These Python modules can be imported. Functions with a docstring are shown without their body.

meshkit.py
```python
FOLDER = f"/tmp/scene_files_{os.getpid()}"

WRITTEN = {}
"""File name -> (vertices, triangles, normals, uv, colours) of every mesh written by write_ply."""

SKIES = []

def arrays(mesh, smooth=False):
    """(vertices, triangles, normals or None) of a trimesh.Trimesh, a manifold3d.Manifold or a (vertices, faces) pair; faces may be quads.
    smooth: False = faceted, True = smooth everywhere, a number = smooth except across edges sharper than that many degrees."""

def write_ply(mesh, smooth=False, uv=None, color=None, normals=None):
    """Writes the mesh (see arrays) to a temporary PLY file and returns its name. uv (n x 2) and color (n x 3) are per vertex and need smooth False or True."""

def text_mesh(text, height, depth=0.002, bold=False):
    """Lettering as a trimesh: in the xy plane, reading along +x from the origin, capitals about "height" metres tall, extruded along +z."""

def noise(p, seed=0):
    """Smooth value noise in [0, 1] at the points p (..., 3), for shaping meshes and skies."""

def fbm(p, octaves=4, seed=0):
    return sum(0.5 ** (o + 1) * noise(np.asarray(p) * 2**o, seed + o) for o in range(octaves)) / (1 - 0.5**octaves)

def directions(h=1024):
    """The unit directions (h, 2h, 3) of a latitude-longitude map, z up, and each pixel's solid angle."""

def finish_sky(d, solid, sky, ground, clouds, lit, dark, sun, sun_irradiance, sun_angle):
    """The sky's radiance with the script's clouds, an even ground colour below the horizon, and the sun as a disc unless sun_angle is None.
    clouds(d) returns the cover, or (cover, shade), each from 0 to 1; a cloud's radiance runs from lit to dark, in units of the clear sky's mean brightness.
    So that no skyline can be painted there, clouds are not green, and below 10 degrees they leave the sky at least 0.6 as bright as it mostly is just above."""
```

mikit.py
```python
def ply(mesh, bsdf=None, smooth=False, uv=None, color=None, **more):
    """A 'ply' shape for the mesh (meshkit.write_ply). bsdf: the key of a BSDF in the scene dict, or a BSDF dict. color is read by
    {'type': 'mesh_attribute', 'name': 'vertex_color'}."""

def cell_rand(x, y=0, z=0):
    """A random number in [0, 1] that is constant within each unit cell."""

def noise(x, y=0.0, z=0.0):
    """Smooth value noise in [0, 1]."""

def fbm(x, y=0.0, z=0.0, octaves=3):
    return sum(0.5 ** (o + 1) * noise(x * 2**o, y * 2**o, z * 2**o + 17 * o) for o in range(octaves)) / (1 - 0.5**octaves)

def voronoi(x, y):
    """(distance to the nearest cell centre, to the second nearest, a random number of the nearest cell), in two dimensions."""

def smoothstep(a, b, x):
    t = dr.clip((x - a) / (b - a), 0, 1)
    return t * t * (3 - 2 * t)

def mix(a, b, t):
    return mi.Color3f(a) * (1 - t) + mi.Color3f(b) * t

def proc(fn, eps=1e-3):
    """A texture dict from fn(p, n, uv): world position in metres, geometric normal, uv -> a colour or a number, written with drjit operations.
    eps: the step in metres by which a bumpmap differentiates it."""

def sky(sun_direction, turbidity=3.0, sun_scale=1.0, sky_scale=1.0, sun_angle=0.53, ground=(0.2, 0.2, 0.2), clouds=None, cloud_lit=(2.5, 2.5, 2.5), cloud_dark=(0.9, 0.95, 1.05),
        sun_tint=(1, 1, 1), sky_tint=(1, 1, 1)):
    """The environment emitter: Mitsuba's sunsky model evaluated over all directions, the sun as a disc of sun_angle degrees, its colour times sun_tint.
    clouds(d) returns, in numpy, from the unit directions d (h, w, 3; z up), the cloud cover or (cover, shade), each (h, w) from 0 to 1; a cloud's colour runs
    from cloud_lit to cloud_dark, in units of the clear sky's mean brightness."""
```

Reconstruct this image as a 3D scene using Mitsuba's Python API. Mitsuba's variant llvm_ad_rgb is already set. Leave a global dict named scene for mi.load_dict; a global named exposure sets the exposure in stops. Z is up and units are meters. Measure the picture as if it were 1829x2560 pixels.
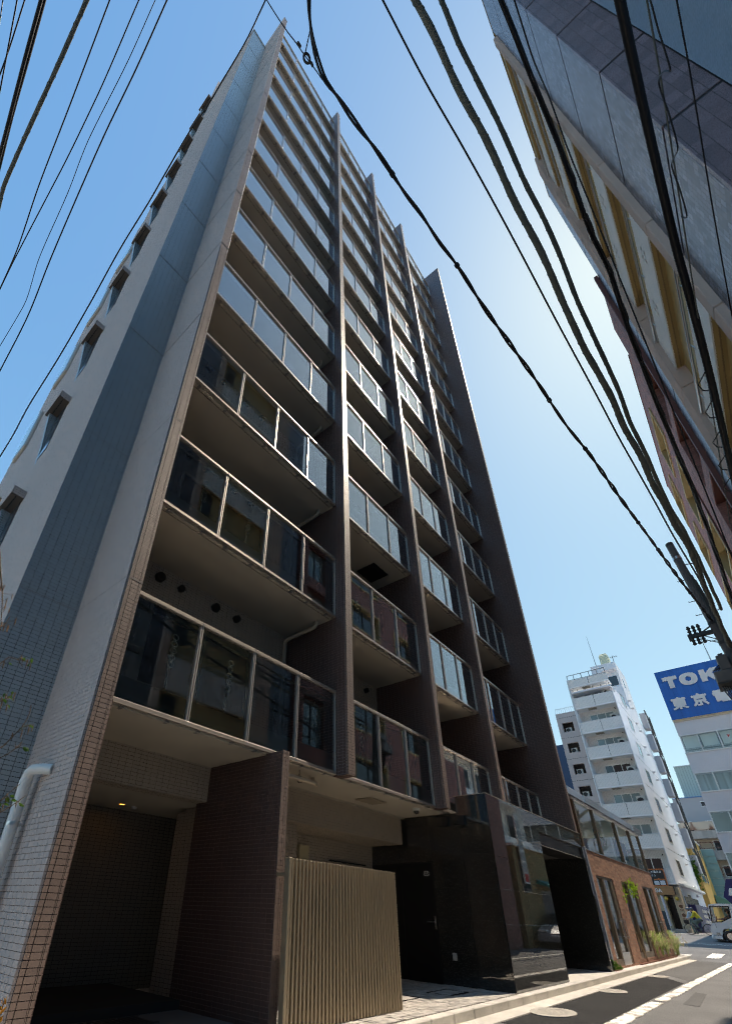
import math, random
import numpy as np
import trimesh
import drjit as dr
import mitsuba as mi
import mikit, meshkit
from mikit import noise, fbm, cell_rand, smoothstep, mix
from shapely.geometry import Polygon, box as sbox
from shapely.ops import unary_union

scene, labels = {}, {}
T = mi.ScalarTransform4f

# ---------------------------------------------------------------- camera, sky, exposure
EYE = np.array([0.0, -4.465, 1.096])
FWD = np.array([0.63056, 0.58102, 0.51464])
DOWN = np.array([0.40437, 0.32142, -0.85625])
FWD = FWD / np.linalg.norm(FWD)
UP = -DOWN
scene['camera'] = {'type': 'perspective', 'fov': 75.66, 'fov_axis': 'x', 'near_clip': 0.05, 'far_clip': 2000.0,
                   'principal_point_offset_x': 0.08546, 'principal_point_offset_y': -0.11258,
                   'to_world': T().look_at(origin=EYE.tolist(), target=(EYE + FWD).tolist(), up=UP.tolist())}
SUN_AZ, SUN_EL = math.radians(-17.0), math.radians(58.5)
VEIL = (0.18, 0.74, 2.0)
scene['sky'] = mikit.sky([math.cos(SUN_AZ) * math.cos(SUN_EL), math.sin(SUN_AZ) * math.cos(SUN_EL), math.sin(SUN_EL)], turbidity=3.0, sky_scale=2.0, sky_tint=(1.27, 1.0, 0.40), sun_tint=(0.98, 1.0, 1.04),
                         clouds=lambda d: 0.5, cloud_lit=VEIL, cloud_dark=VEIL)  # even blue veil added to the sky to flatten its gradient
exposure = 2.1

# ---------------------------------------------------------------- helpers
rng = random.Random(7)
nrng = np.random.default_rng(7)


def numbered(k):
    if k not in scene and k not in labels:
        return k
    i = 1
    while f'{k}_{i:03d}' in scene or f'{k}_{i:03d}' in labels:
        i += 1
    return f'{k}_{i:03d}'


def label(k, text, cat=None, group=None, kind=None):
    d = {'label': text}
    if cat: d['category'] = cat
    if group: d['group'] = group
    if kind: d['kind'] = kind
    labels[k] = d
    return k


def thing(name, text, cat, group=None):
    return label(numbered(name), text, cat, group)


class M:
    """Collects boxes, prisms and tubes into one mesh."""
    def __init__(self):
        self.v, self.f, self.n = [], [], 0

    def raw(self, v, f):
        v, f = np.asarray(v, float).reshape(-1, 3), np.asarray(f, int)
        if f.shape[1] == 4:
            f = np.vstack([f[:, [0, 1, 2]], f[:, [0, 2, 3]]])
        self.v.append(v); self.f.append(f + self.n); self.n += len(v)
        return self

    def mesh(self, m):
        return self.raw(np.array(m.vertices), np.array(m.faces))

    def box(self, x0, x1, y0, y1, z0, z1, c=0.0):
        (x0, x1), (y0, y1), (z0, z1) = sorted((x0, x1)), sorted((y0, y1)), sorted((z0, z1))
        if c > 0:
            pts = []
            for x, sx in ((x0, 1), (x1, -1)):
                for y, sy in ((y0, 1), (y1, -1)):
                    for z, sz in ((z0, 1), (z1, -1)):
                        pts += [(x + sx * c, y + sy * c, z), (x + sx * c, y, z + sz * c), (x, y + sy * c, z + sz * c)]
            return self.mesh(trimesh.convex.convex_hull(np.array(pts)))
        v = [(x, y, z) for x in (x0, x1) for y in (y0, y1) for z in (z0, z1)]
        return self.raw(v, [[0, 1, 3, 2], [4, 6, 7, 5], [0, 4, 5, 1], [2, 3, 7, 6], [0, 2, 6, 4], [1, 5, 7, 3]])

    def boxes(self, a):
        a = np.asarray(a, float)
        if not len(a): return self
        lo, hi = a[:, [0, 2, 4]], a[:, [1, 3, 5]]
        idx = np.array([(i, j, k) for i in (0, 1) for j in (0, 1) for k in (0, 1)])
        v = np.where(idx[None] == 0, lo[:, None], hi[:, None])
        f = np.array([[0, 1, 3], [0, 3, 2], [4, 6, 7], [4, 7, 5], [0, 4, 5], [0, 5, 1], [2, 3, 7], [2, 7, 6], [0, 2, 6], [0, 6, 4], [1, 5, 7], [1, 7, 3]])
        return self.raw(v.reshape(-1, 3), (f[None] + 8 * np.arange(len(a))[:, None, None]).reshape(-1, 3))

    def quad(self, a, b, c, d):
        return self.raw([a, b, c, d], [[0, 1, 2, 3]])

    def tube(self, pts, r, sides=8, caps=True):
        p = np.asarray(pts, float)
        r = np.broadcast_to(r, (len(p),))
        t = np.gradient(p, axis=0); t /= np.linalg.norm(t, axis=1, keepdims=True) + 1e-12
        a = np.cross(t[0], [0, 0, 1.0] if abs(t[0][2]) < 0.9 else [1.0, 0, 0]); a /= np.linalg.norm(a)
        A = []
        for i in range(len(p)):
            a = a - t[i] * np.dot(a, t[i]); a /= np.linalg.norm(a) + 1e-12; A.append(a)
        A = np.array(A); B = np.cross(t, A)
        ang = np.arange(sides) * 2 * math.pi / sides
        v = p[:, None] + r[:, None, None] * (np.cos(ang)[None, :, None] * A[:, None] + np.sin(ang)[None, :, None] * B[:, None])
        f = []
        for i in range(len(p) - 1):
            for j in range(sides):
                k = (j + 1) % sides
                f.append([i * sides + j, i * sides + k, (i + 1) * sides + k, (i + 1) * sides + j])
        self.raw(v.reshape(-1, 3), f)
        if caps:
            for i, s in ((0, -1), (len(p) - 1, 1)):
                vv = np.vstack([v[i], p[i]])
                ff = [[j, (j + 1) % sides, sides][::s] for j in range(sides)]
                self.raw(vv, ff)
        return self

    def cyl(self, a, b, r, r2=None, sides=16):
        return self.tube([a, b], [r, r if r2 is None else r2], sides)

    def prism(self, poly, axis, a, b):
        """poly (shapely or list) in the two other axes (in xyz order), extruded along axis from a to b."""
        if not isinstance(poly, Polygon) and not hasattr(poly, 'geoms'):
            poly = Polygon(poly)
        for g in getattr(poly, 'geoms', [poly]):
            m = trimesh.creation.extrude_polygon(g, abs(b - a), engine='earcut')
            v = np.array(m.vertices); f = np.array(m.faces)
            u, w, h = v[:, 0], v[:, 1], v[:, 2] + min(a, b)
            if axis == 0: q = np.stack([h, u, w], 1)
            elif axis == 1: q = np.stack([u, h, w], 1); f = f[:, ::-1]
            else: q = np.stack([u, w, h], 1)
            self.raw(q, f)
        return self

    def get(self):
        return trimesh.Trimesh(np.vstack(self.v), np.vstack(self.f), process=False)


def put(k, m, bsdf, smooth=False, kind=None, number=True, **more):
    k = numbered(k) if number else k
    scene[k] = mikit.ply(m.get() if isinstance(m, M) else m, bsdf, smooth=smooth, **more)
    if kind: labels[k] = {'kind': kind}
    return k


def struct(k, m, bsdf, smooth=False):
    return put(k, m, bsdf, smooth, kind='structure')


def solo(name, m, bsdf, text, cat, group=None, smooth=False, kind=None):
    k = numbered(name)
    put(k, m, bsdf, smooth, number=False)
    return label(k, text, cat, group, kind)


def bx(x0, x1, y0, y1, z0, z1, c=0.0):
    return M().box(x0, x1, y0, y1, z0, z1, c)


# ---------------------------------------------------------------- materials
def mat(k, d):
    scene[k] = d
    return k


def rgb(*c):
    return {'type': 'rgb', 'value': list(c)}


def pr(k, col, rough=0.5, metallic=0.0, spec=0.5, bump=None, **more):
    d = {'type': 'principled', 'base_color': rgb(*col) if isinstance(col, tuple) else mikit.proc(col), 'roughness': rough, 'metallic': metallic, 'specular': spec, **more}
    if bump:
        d = {'type': 'bumpmap', 'arbitrary': mikit.proc(bump[0], bump[2] if len(bump) > 2 else 1e-3), 'scale': bump[1], 'bsdf': d}
    return mat(k, {'type': 'twosided', 'bsdf': d})


def uvw(p, n):
    side = dr.abs(n.x) > 0.5
    flat = dr.abs(n.z) > 0.7
    u = dr.select(side, p.y, p.x)
    v = dr.select(flat, p.y, p.z)
    return u, v


def tile_color(base, grout, du=0.1, dv=0.05, joint=0.005, var=0.16, stagger=0.0):
    def fn(p, n, uv):
        u, v = uvw(p, n)
        a, b = u / du, v / dv
        a = a + stagger * (dr.floor(b) - 2 * dr.floor(b * 0.5))
        fa, fb = a - dr.floor(a), b - dr.floor(b)
        ea, eb = joint / du * 0.5, joint / dv * 0.5
        g = dr.minimum(dr.minimum(fa, 1 - fa) / ea, dr.minimum(fb, 1 - fb) / eb)
        t = smoothstep(0.85, 1.15, g)
        k = 1.0 - var * 0.5 + var * cell_rand(dr.floor(a), dr.floor(b), 3)
        dirt = 0.92 + 0.12 * fbm(u * 0.7, v * 0.22, 5.0)
        return mix(mi.Color3f(*grout), mi.Color3f(*base) * k, t) * dirt
    return fn


def blotch(base, amt=0.15, s=1.0, fine=0.05):
    def fn(p, n, uv):
        a = fbm(p.x * s, p.y * s, p.z * s, 4)
        b = noise(p.x * 60, p.y * 60, p.z * 60)
        return mi.Color3f(*base) * (1 - amt + 2 * amt * a + fine * (b - 0.5))
    return fn


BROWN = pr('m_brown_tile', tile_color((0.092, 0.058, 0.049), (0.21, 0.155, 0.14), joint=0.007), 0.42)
FRONT = pr('m_brown_sunlit', tile_color((0.205, 0.15, 0.126), (0.035, 0.027, 0.023)), 0.5)  # the brown tile with its sunlit tone put into the colour
WHITE = pr('m_white_tile', tile_color((0.43, 0.375, 0.35), (0.17, 0.13, 0.11), var=0.08), 0.75, 0.0, 0.2)
GREY = pr('m_grey_tile', tile_color((0.32, 0.38, 0.41), (0.06, 0.065, 0.07), var=0.08, joint=0.006), 0.3)
BEIGE = pr('m_beige_tile', tile_color((0.40, 0.345, 0.27), (0.09, 0.07, 0.055), var=0.08), 0.4)
SOFFIT = pr('m_soffit', blotch((0.41, 0.375, 0.305), 0.14, 1.3, 0.03), 0.75)
RAIL = pr('m_rail', (0.58, 0.52, 0.45), 0.34, 0.75)
BLACK = pr('m_black', (0.012, 0.012, 0.013), 0.4)
GLASS = mat('m_glass', {'type': 'thindielectric', 'int_ior': 1.9, 'specular_transmittance': rgb(0.10, 0.155, 0.185)})
CLEAR = mat('m_clear_glass', {'type': 'thindielectric', 'int_ior': 1.55, 'specular_transmittance': rgb(0.70, 0.78, 0.76)})
PANE = pr('m_pane', (0.02, 0.026, 0.032), 0.04, 0.0, 0.9)
PALEPANE = pr('m_pale_pane', (0.22, 0.30, 0.31), 0.06, 0.0, 0.8)


def granite_fn(p, n, uv):
    a = noise(p.x * 90, p.y * 90, p.z * 90)
    b = noise(p.x * 34 + 9, p.y * 34, p.z * 34)
    s = smoothstep(0.66, 0.86, a) * 0.05 + smoothstep(0.62, 0.8, b) * 0.018
    return mi.Color3f(0.011, 0.012, 0.012) + mi.Color3f(s * 0.9, s * 0.95, s * 0.85)


GRANITE = mat('m_granite', {'type': 'twosided', 'bsdf': {'type': 'plastic', 'diffuse_reflectance': mikit.proc(granite_fn), 'int_ior': 2.0}})
BRONZE = pr('m_bronze', (0.39, 0.32, 0.22), 0.36, 0.5)
PVC = pr('m_pvc', (0.62, 0.63, 0.62), 0.35)
PVCB = pr('m_pvc_beige', (0.50, 0.43, 0.32), 0.4)
STEEL = pr('m_steel', (0.62, 0.62, 0.62), 0.25, 1.0)


def sett_fn(p, n, uv):
    k = 0.78 + 0.4 * cell_rand(dr.floor(p.x / 0.11), dr.floor(p.y / 0.11), 1)
    f = fbm(p.x * 30, p.y * 30, p.z * 30)
    return mix((0.31, 0.285, 0.255), (0.42, 0.395, 0.36), f) * k


SETT = pr('m_sett', sett_fn, 0.85)
KERB = pr('m_kerb', blotch((0.47, 0.445, 0.40), 0.22, 2.5, 0.12), 0.85)
PAVE = pr('m_pave', blotch((0.46, 0.435, 0.40), 0.16, 1.2, 0.1), 0.85)
GROUT = pr('m_grout', (0.06, 0.052, 0.046), 0.9)


def asphalt_fn(base, s):
    def fn(p, n, uv):
        a = fbm(p.x * 1.3, p.y * 1.3, 0.0, 4)
        b = noise(p.x * 120, p.y * 120, 1.0)
        c = fbm(p.x * 0.15, p.y * 2.0, 3.0, 3)
        return mi.Color3f(*base) * (0.72 + 0.35 * a + 0.35 * (b - 0.5) * s + 0.25 * (c - 0.5))
    return fn


def grain(p, n, uv):
    return noise(p.x * 140, p.y * 140, 2.0)


ASPHALT = pr('m_asphalt', asphalt_fn((0.15, 0.15, 0.15), 1.0), 0.9, 0.0, 0.3)
NEWROAD = pr('m_new_asphalt', asphalt_fn((0.024, 0.0245, 0.026), 1.6), 0.9, 0.0, 0.25, bump=(grain, 0.004))


def paint_fn(p, n, uv):
    a = fbm(p.x * 7, p.y * 7, 1.0, 4)
    return mix((0.72, 0.70, 0.64), (0.34, 0.31, 0.27), smoothstep(0.52, 0.66, a))


PAINT = pr('m_road_paint', paint_fn, 0.8)
IRON = pr('m_iron', (0.09, 0.085, 0.08), 0.6, 0.4)
COLLAR = pr('m_collar', (0.33, 0.31, 0.275), 0.9)


def plain(k, c, rough=0.6, **m):
    return pr('m_' + k, c, rough, **m)
# ---------------------------------------------------------------- ground, road, pavement
def gz(x):
    return -0.12 + 0.70 * min(max((x - 27.0) / 23.0, 0.0), 1.0)


g = M()
for x0, x1 in ((-600, -40), (-40, 27), (27, 50), (50, 900)):
    g.quad((x0, -600, gz(x0)), (x1, -600, gz(x1)), (x1, 600, gz(x1)), (x0, 600, gz(x0)))
struct('road', g, ASPHALT)
pv = M()
pv.prism([(-30, -0.6), (27.6, -0.6), (28.2, -0.45), (28.6, 0.2), (28.6, 12), (-30, 12)], 2, -0.2, 0.0)
struct('pavement', pv, PAVE)
# kerb stones and gutter slabs, each one its own block
kerb = label(numbered('kerb'), 'row of pale concrete kerb stones along the apartment side of the street', 'kerb')
for i in range(62):
    x = -9.0 + 0.6 * i
    put('kerb__stone', bx(x + 0.004, x + 0.596, -0.75, -0.604, -0.19, 0.004 + 0.003 * rng.random(), 0.012), KERB)
put('kerb__stone', M().prism([(28.2, -0.6), (28.2, -0.75), (28.6, -0.7), (29.0, -0.45), (29.2, 0.2), (29.05, 0.2), (28.85, -0.38), (28.5, -0.58)], 2, -0.19, 0.0), KERB)
gut = label(numbered('gutter'), 'strip of pale concrete gutter slabs at the foot of the kerb', 'gutter')
for i in range(62):
    x = -9.0 + 0.6 * i
    put('gutter__slab', bx(x + 0.003, x + 0.597, -1.06 + 0.008 * rng.random(), -0.752, -0.2, -0.106 - 0.002 * rng.random()), KERB)
r = np.random.default_rng(3)


def ragged(x0, x1, y0, y1, step=0.12, amp=0.012):
    xs = np.linspace(x0, x1, max(2, int((x1 - x0) / step)))
    lo = [(x, y0 + amp * r.standard_normal()) for x in xs]
    hi = [(x, y1 + amp * r.standard_normal()) for x in xs[::-1]]
    return lo + hi


pm = M()
top = [(x, -1.07 + 0.004 * r.standard_normal()) for x in np.linspace(7.9, 18.7, 60)]
pm.prism(top + [(18.2, -1.25), (17.6, -1.48), (16.6, -1.98), (7.9, -2.02)], 2, -0.2, -0.116)
struct('road_patch', pm, NEWROAD)
pm2 = M().prism([(18.9, -1.08), (27.0, -1.08), (27.0, -2.0), (17.2, -2.03), (18.3, -1.55)], 2, -0.2, -0.1165)
struct('road_patch', pm2, pr('m_mid_asphalt', asphalt_fn((0.09, 0.09, 0.09), 1.2), 0.9))
struct('road_patch', M().prism([(12.3, -2.75), (14.6, -2.62), (14.7, -2.42), (12.4, -2.5)], 2, -0.2, -0.1155), 'm_mid_asphalt')
ln = M()
ln.prism(ragged(-12, 12.18, -2.25, -2.05), 2, -0.2, -0.112)
ln.prism(ragged(12.45, 27.2, -2.25, -2.06), 2, -0.2, -0.112)
struct('road_line', ln, PAINT)
ln = M()
ln.prism(ragged(13.0, 27.0, -4.45, -4.33), 2, -0.2, -0.112)
struct('road_line', ln, PAINT)


def slope_quad(m, x0, x1, y0, y1, h):
    m.quad((x0, y0, gz(x0) + h), (x1, y0, gz(x1) + h), (x1, y1, gz(x1) + h), (x0, y1, gz(x0) + h))


for y in (-1.66, -0.62, -2.7, -3.74, -4.8):
    x0, x1 = (28.4, 29.9) if y > -1 else (28.8, 31.4)
    m = M(); slope_quad(m, x0, x1, y, y + 0.46, 0.006)
    struct('crosswalk_stripe', m, PAINT)
m = M(); slope_quad(m, 37.6, 37.8, -30, 30, 0.005)
struct('road_line', m, PAINT)
m = M(); slope_quad(m, 47.4, 47.6, -30, 30, 0.005)
struct('road_line', m, PAINT)
solo('chalk_mark', M().prism(ragged(13.4, 15.6, -3.52, -3.5, 0.1, 0.006), 2, -0.2, -0.1125), plain('chalk', (0.55, 0.55, 0.53), 0.9), 'faint white survey mark drawn across the grey road near the right edge', 'mark')
# manhole covers
for cx, cy, rr, txt in ((13.12, -1.24, 0.3, 'round iron manhole cover with pale collar at the middle of the dark road patch'),
                        (17.8, -1.26, 0.28, 'round iron manhole cover at the far end of the dark road patch'),
                        (9.35, -1.28, 0.36, 'round iron manhole cover near the gate end of the gutter')):
    t = thing('manhole_cover', txt, 'manhole cover', 'manhole covers beside the gutter')
    a = np.linspace(0, 2 * np.pi, 40)[:-1]
    put(t + '__collar', M().prism(Polygon([(cx + rr * 1.3 * np.cos(q), cy + rr * 0.86 * np.sin(q)) for q in a], [[(cx + rr * 0.86 * np.cos(q), cy + rr * 0.6 * np.sin(q)) for q in a]]), 2, -0.2, -0.1035), COLLAR)
    d = M().prism([(cx + rr * 0.85 * np.cos(q), cy + rr * 0.59 * np.sin(q)) for q in a], 2, -0.2, -0.106)
    for q in np.linspace(-0.7, 0.7, 7):
        w = rr * 0.8 * math.sqrt(1 - q * q)
        d.box(cx - w, cx + w, cy + q * rr * 0.55 - 0.006, cy + q * rr * 0.55 + 0.006, -0.12, -0.103)
    put(t + '__lid', d, COLLAR)
# stone setts in front of the recessed entrance court
court = label(numbered('sett_paving'), 'court of small pale stone setts between the slatted gate and the black granite', 'paving')
put('sett_paving__bed', bx(4.64, 9.8, -0.598, 2.18, -0.1, 0.003), GROUT)
stones = []
y = -0.594
while y < 2.15:
    d = 0.085 + 0.03 * rng.random()
    x = 4.66 + 0.06 * rng.random()
    while x < 9.72:
        w = 0.08 + 0.075 * rng.random()
        inside = (8.55 < x + w / 2 < 9.25 and -0.02 < y + d / 2 < 0.42) or (7.25 < x + w / 2 < 8.0 and 0.15 < y + d / 2 < 0.62)
        if not inside:
            stones.append((x + 0.004, min(x + w - 0.004, 9.79), y + 0.004, y + d - 0.004, -0.05, 0.008 + 0.008 * rng.random()))
        x += w
    y += d
vis = lambda s: math.hypot(s[0], s[2] + 4.465) + (50 if s[0] < 6.5 or s[2] > 1.0 else 0)
stones.sort(key=vis)
for s in stones[:300]:
    put('sett_paving__stone', bx(*s, 0.006), SETT)
k = put('sett_paving__stone_field', M().boxes(stones[300:]), SETT, kind='stuff')
for x0, x1, y0, y1, txt in ((8.57, 9.23, 0.0, 0.4, 'square inspection cover set flush in the stone setts next to the granite'), (7.27, 7.98, 0.17, 0.6, 'square inspection cover set flush in the setts behind the gate')):
    t = thing('inspection_cover', txt, 'inspection cover')
    f = M()
    f.box(x0, x1, y0, y0 + 0.02, -0.05, 0.013).box(x0, x1, y1 - 0.02, y1, -0.05, 0.013).box(x0, x0 + 0.02, y0 + 0.02, y1 - 0.02, -0.05, 0.013).box(x1 - 0.02, x1, y0 + 0.02, y1 - 0.02, -0.05, 0.013)
    put(t + '__frame', f, BLACK)
    q = []
    for i in range(6):
        for j in range(4):
            a, b = x0 + 0.03 + (x1 - x0 - 0.06) * i / 6, y0 + 0.03 + (y1 - y0 - 0.06) * j / 4
            q.append((a + 0.003, a + (x1 - x0 - 0.06) / 6 - 0.003, b + 0.003, b + (y1 - y0 - 0.06) / 4 - 0.003, -0.03, 0.010))
    put(t + '__stone_infill', M().boxes(q), SETT)
# ---------------------------------------------------------------- the apartment tower on the left
AB = label('apartment_building', 'tall apartment block with brown tiled fins and rows of grey glass balconies', 'apartment building')
TOP = 38.0
RY, ST, Z0 = 0.255, 2.953, 2.945
NF = 12
BAYS = [(2.03, 6.003, [3.10, 4.07, 5.03]), (6.199, 9.24, [7.30, 8.27]), (9.415, 12.36, [10.51, 11.37]), (12.56, 16.02, [13.40, 14.33, 15.18])]
FINS = [(1.852, 2.03, 0.0, 1.5, -0.15, TOP + 0.2), (6.003, 6.199, 0.0, 1.5, 2.93, TOP), (9.24, 9.415, 0.0, 1.5, 2.93, TOP), (12.36, 12.56, 0.0, 1.5, 3.3, TOP), (16.02, 16.19, -0.586, 9.0, 3.262, TOP)]
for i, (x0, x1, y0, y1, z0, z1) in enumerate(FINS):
    # ribbed front edge shares the flank brown, its colour lightened for grazing sun
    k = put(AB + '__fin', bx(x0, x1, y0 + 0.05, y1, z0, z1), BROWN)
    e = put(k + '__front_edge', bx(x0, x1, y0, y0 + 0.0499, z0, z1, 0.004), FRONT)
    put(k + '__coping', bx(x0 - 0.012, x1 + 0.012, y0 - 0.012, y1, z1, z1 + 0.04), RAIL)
f1 = AB + '__fin'


def field(axis, at, s, u0, u1, v0, v1, du=0.1, dv=0.05, j=0.005, proud=0.005, skip=None):
    """Rows of tiles proud of the plane axis = at; s is the outward side; the grid is the same as in the tile materials."""
    out = []
    for i in range(int(math.floor(u0 / du + 1e-6)), int(math.ceil(u1 / du - 1e-6))):
        a, b = max(u0, i * du + j / 2), min(u1, (i + 1) * du - j / 2)
        if b - a < 0.012: continue
        for k in range(int(math.floor(v0 / dv + 1e-6)), int(math.ceil(v1 / dv - 1e-6))):
            c, d = max(v0, k * dv + j / 2), min(v1, (k + 1) * dv - j / 2)
            if d - c < 0.008 or (skip and skip((a + b) / 2, (c + d) / 2)): continue
            h = at + s * (proud + 0.0012 * nrng.random())
            lo, hi = (at - s * 0.004, h) if s > 0 else (h, at - s * 0.004)
            out.append((lo, hi, a, b, c, d) if axis == 0 else (a, b, lo, hi, c, d))
    return out


DIMJ = pr('m_sealant', (0.17, 0.155, 0.145), 0.7)
# single tiles: the front edge of the first fin and of the low wall, nearest to the street
single = []
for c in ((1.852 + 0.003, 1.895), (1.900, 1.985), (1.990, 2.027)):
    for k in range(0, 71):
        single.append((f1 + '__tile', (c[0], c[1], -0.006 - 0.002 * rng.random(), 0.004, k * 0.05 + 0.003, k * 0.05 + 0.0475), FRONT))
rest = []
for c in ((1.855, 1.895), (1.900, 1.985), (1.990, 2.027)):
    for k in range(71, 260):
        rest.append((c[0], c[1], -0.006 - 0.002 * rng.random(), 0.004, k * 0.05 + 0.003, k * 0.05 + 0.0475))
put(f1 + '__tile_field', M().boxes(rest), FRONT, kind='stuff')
for z in [4.32 + 2.953 * k for k in range(12)]:
    for x0, x1, y0 in ((1.852, 2.03, -0.0095), (6.003, 6.199, -0.001), (9.24, 9.415, -0.001), (12.36, 12.56, -0.001)):
        put(AB + '__sealant_joint', bx(x0 - 0.001, x1 + 0.001, y0, y0 + 0.02, z - 0.009, z + 0.009), DIMJ)
    put(AB + '__sealant_joint', bx(1.8285, 1.84, 0.02, 1.19, z - 0.004, z + 0.004), DIMJ)
    put(AB + '__sealant_joint', bx(1.103, 1.83, 1.1925, 1.205, z - 0.004, z + 0.004), DIMJ)
# pale cladding of the first fin's outer flank, the set-back grey strip and the long side wall
put(f1 + '__side_cladding', bx(1.836, 1.852, 0.003, 1.3, -0.15, TOP + 0.19), WHITE)
put(AB + '__side_tile_field', M().boxes(field(0, 1.836, -1, 0.004, 1.198, -0.1, 7.5)), WHITE, kind='stuff')
put(AB + '__front_strip', bx(1.10, 1.84, 1.2, 1.2035, -0.15, 37.0), GREY)
put(AB + '__front_strip_tile_field', M().boxes(field(1, 1.2, -1, 1.102, 1.834, -0.1, 9.0)), GREY, kind='stuff')
side = M()
side.box(1.10, 1.84, 1.204, 4.3, -0.15, 36.9)
for k in range(NF + 1):
    z1 = 7.0 + ST * k
    yb = min(8.9, 9.6 - 0.50 * k)
    side.box(1.10, 2.0, 4.3, max(yb, 4.35), (z1 - ST) if k else -0.15, min(z1, 36.6))
put(AB + '__side_wall', side, WHITE)
put(AB + '__coping', bx(1.07, 1.835, 1.17, 1.55, 37.0, 37.06), RAIL)
# hoods over the little side windows, one per floor
HB = pr('m_hood_soffit', (0.10, 0.075, 0.055), 0.6)
for k in range(10):
    z = 7.40 + 2.90 * k
    h = put(AB + '__window_hood', bx(0.88, 1.1, 3.62, 4.36, z, z + 0.17), WHITE)
    put(h + '__soffit', bx(0.885, 1.098, 3.63, 4.35, z - 0.012, z - 0.001), HB)
    put(h + '__soffit_rail', bx(0.97, 0.985, 3.66, 4.33, z - 0.02, z - 0.0125), BLACK)
    put(h + '__jamb', M().prism([(1.1, z - 0.02), (0.93, z - 0.02), (1.06, z - 1.0), (1.1, z - 1.5)], 1, 4.2, 4.3), GREY)
    put(h + '__pane', bx(1.085, 1.099, 3.75, 4.19, z - 1.4, z - 0.02), PANE)
for k in range(5):
    z = 8.6 + ST * k
    y = 7.4 - 0.5 * k
    w = put(AB + '__side_window', bx(1.03, 1.099, y, y + 0.9, z, z + 1.5, 0.01), RAIL)
    put(w + '__pane', bx(1.018, 1.0295, y + 0.05, y + 0.85, z + 0.05, z + 1.45), PALEPANE)
# core
core = M()
core.box(2.03, 16.02, 1.5, 9.0, 2.93, 36.4)
put(AB + '__back_wall', core, BEIGE)

# ---- balconies
AC = pr('m_ac', (0.55, 0.54, 0.5), 0.5)
DIM = pr('m_dim', (0.16, 0.16, 0.155), 0.6)


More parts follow.
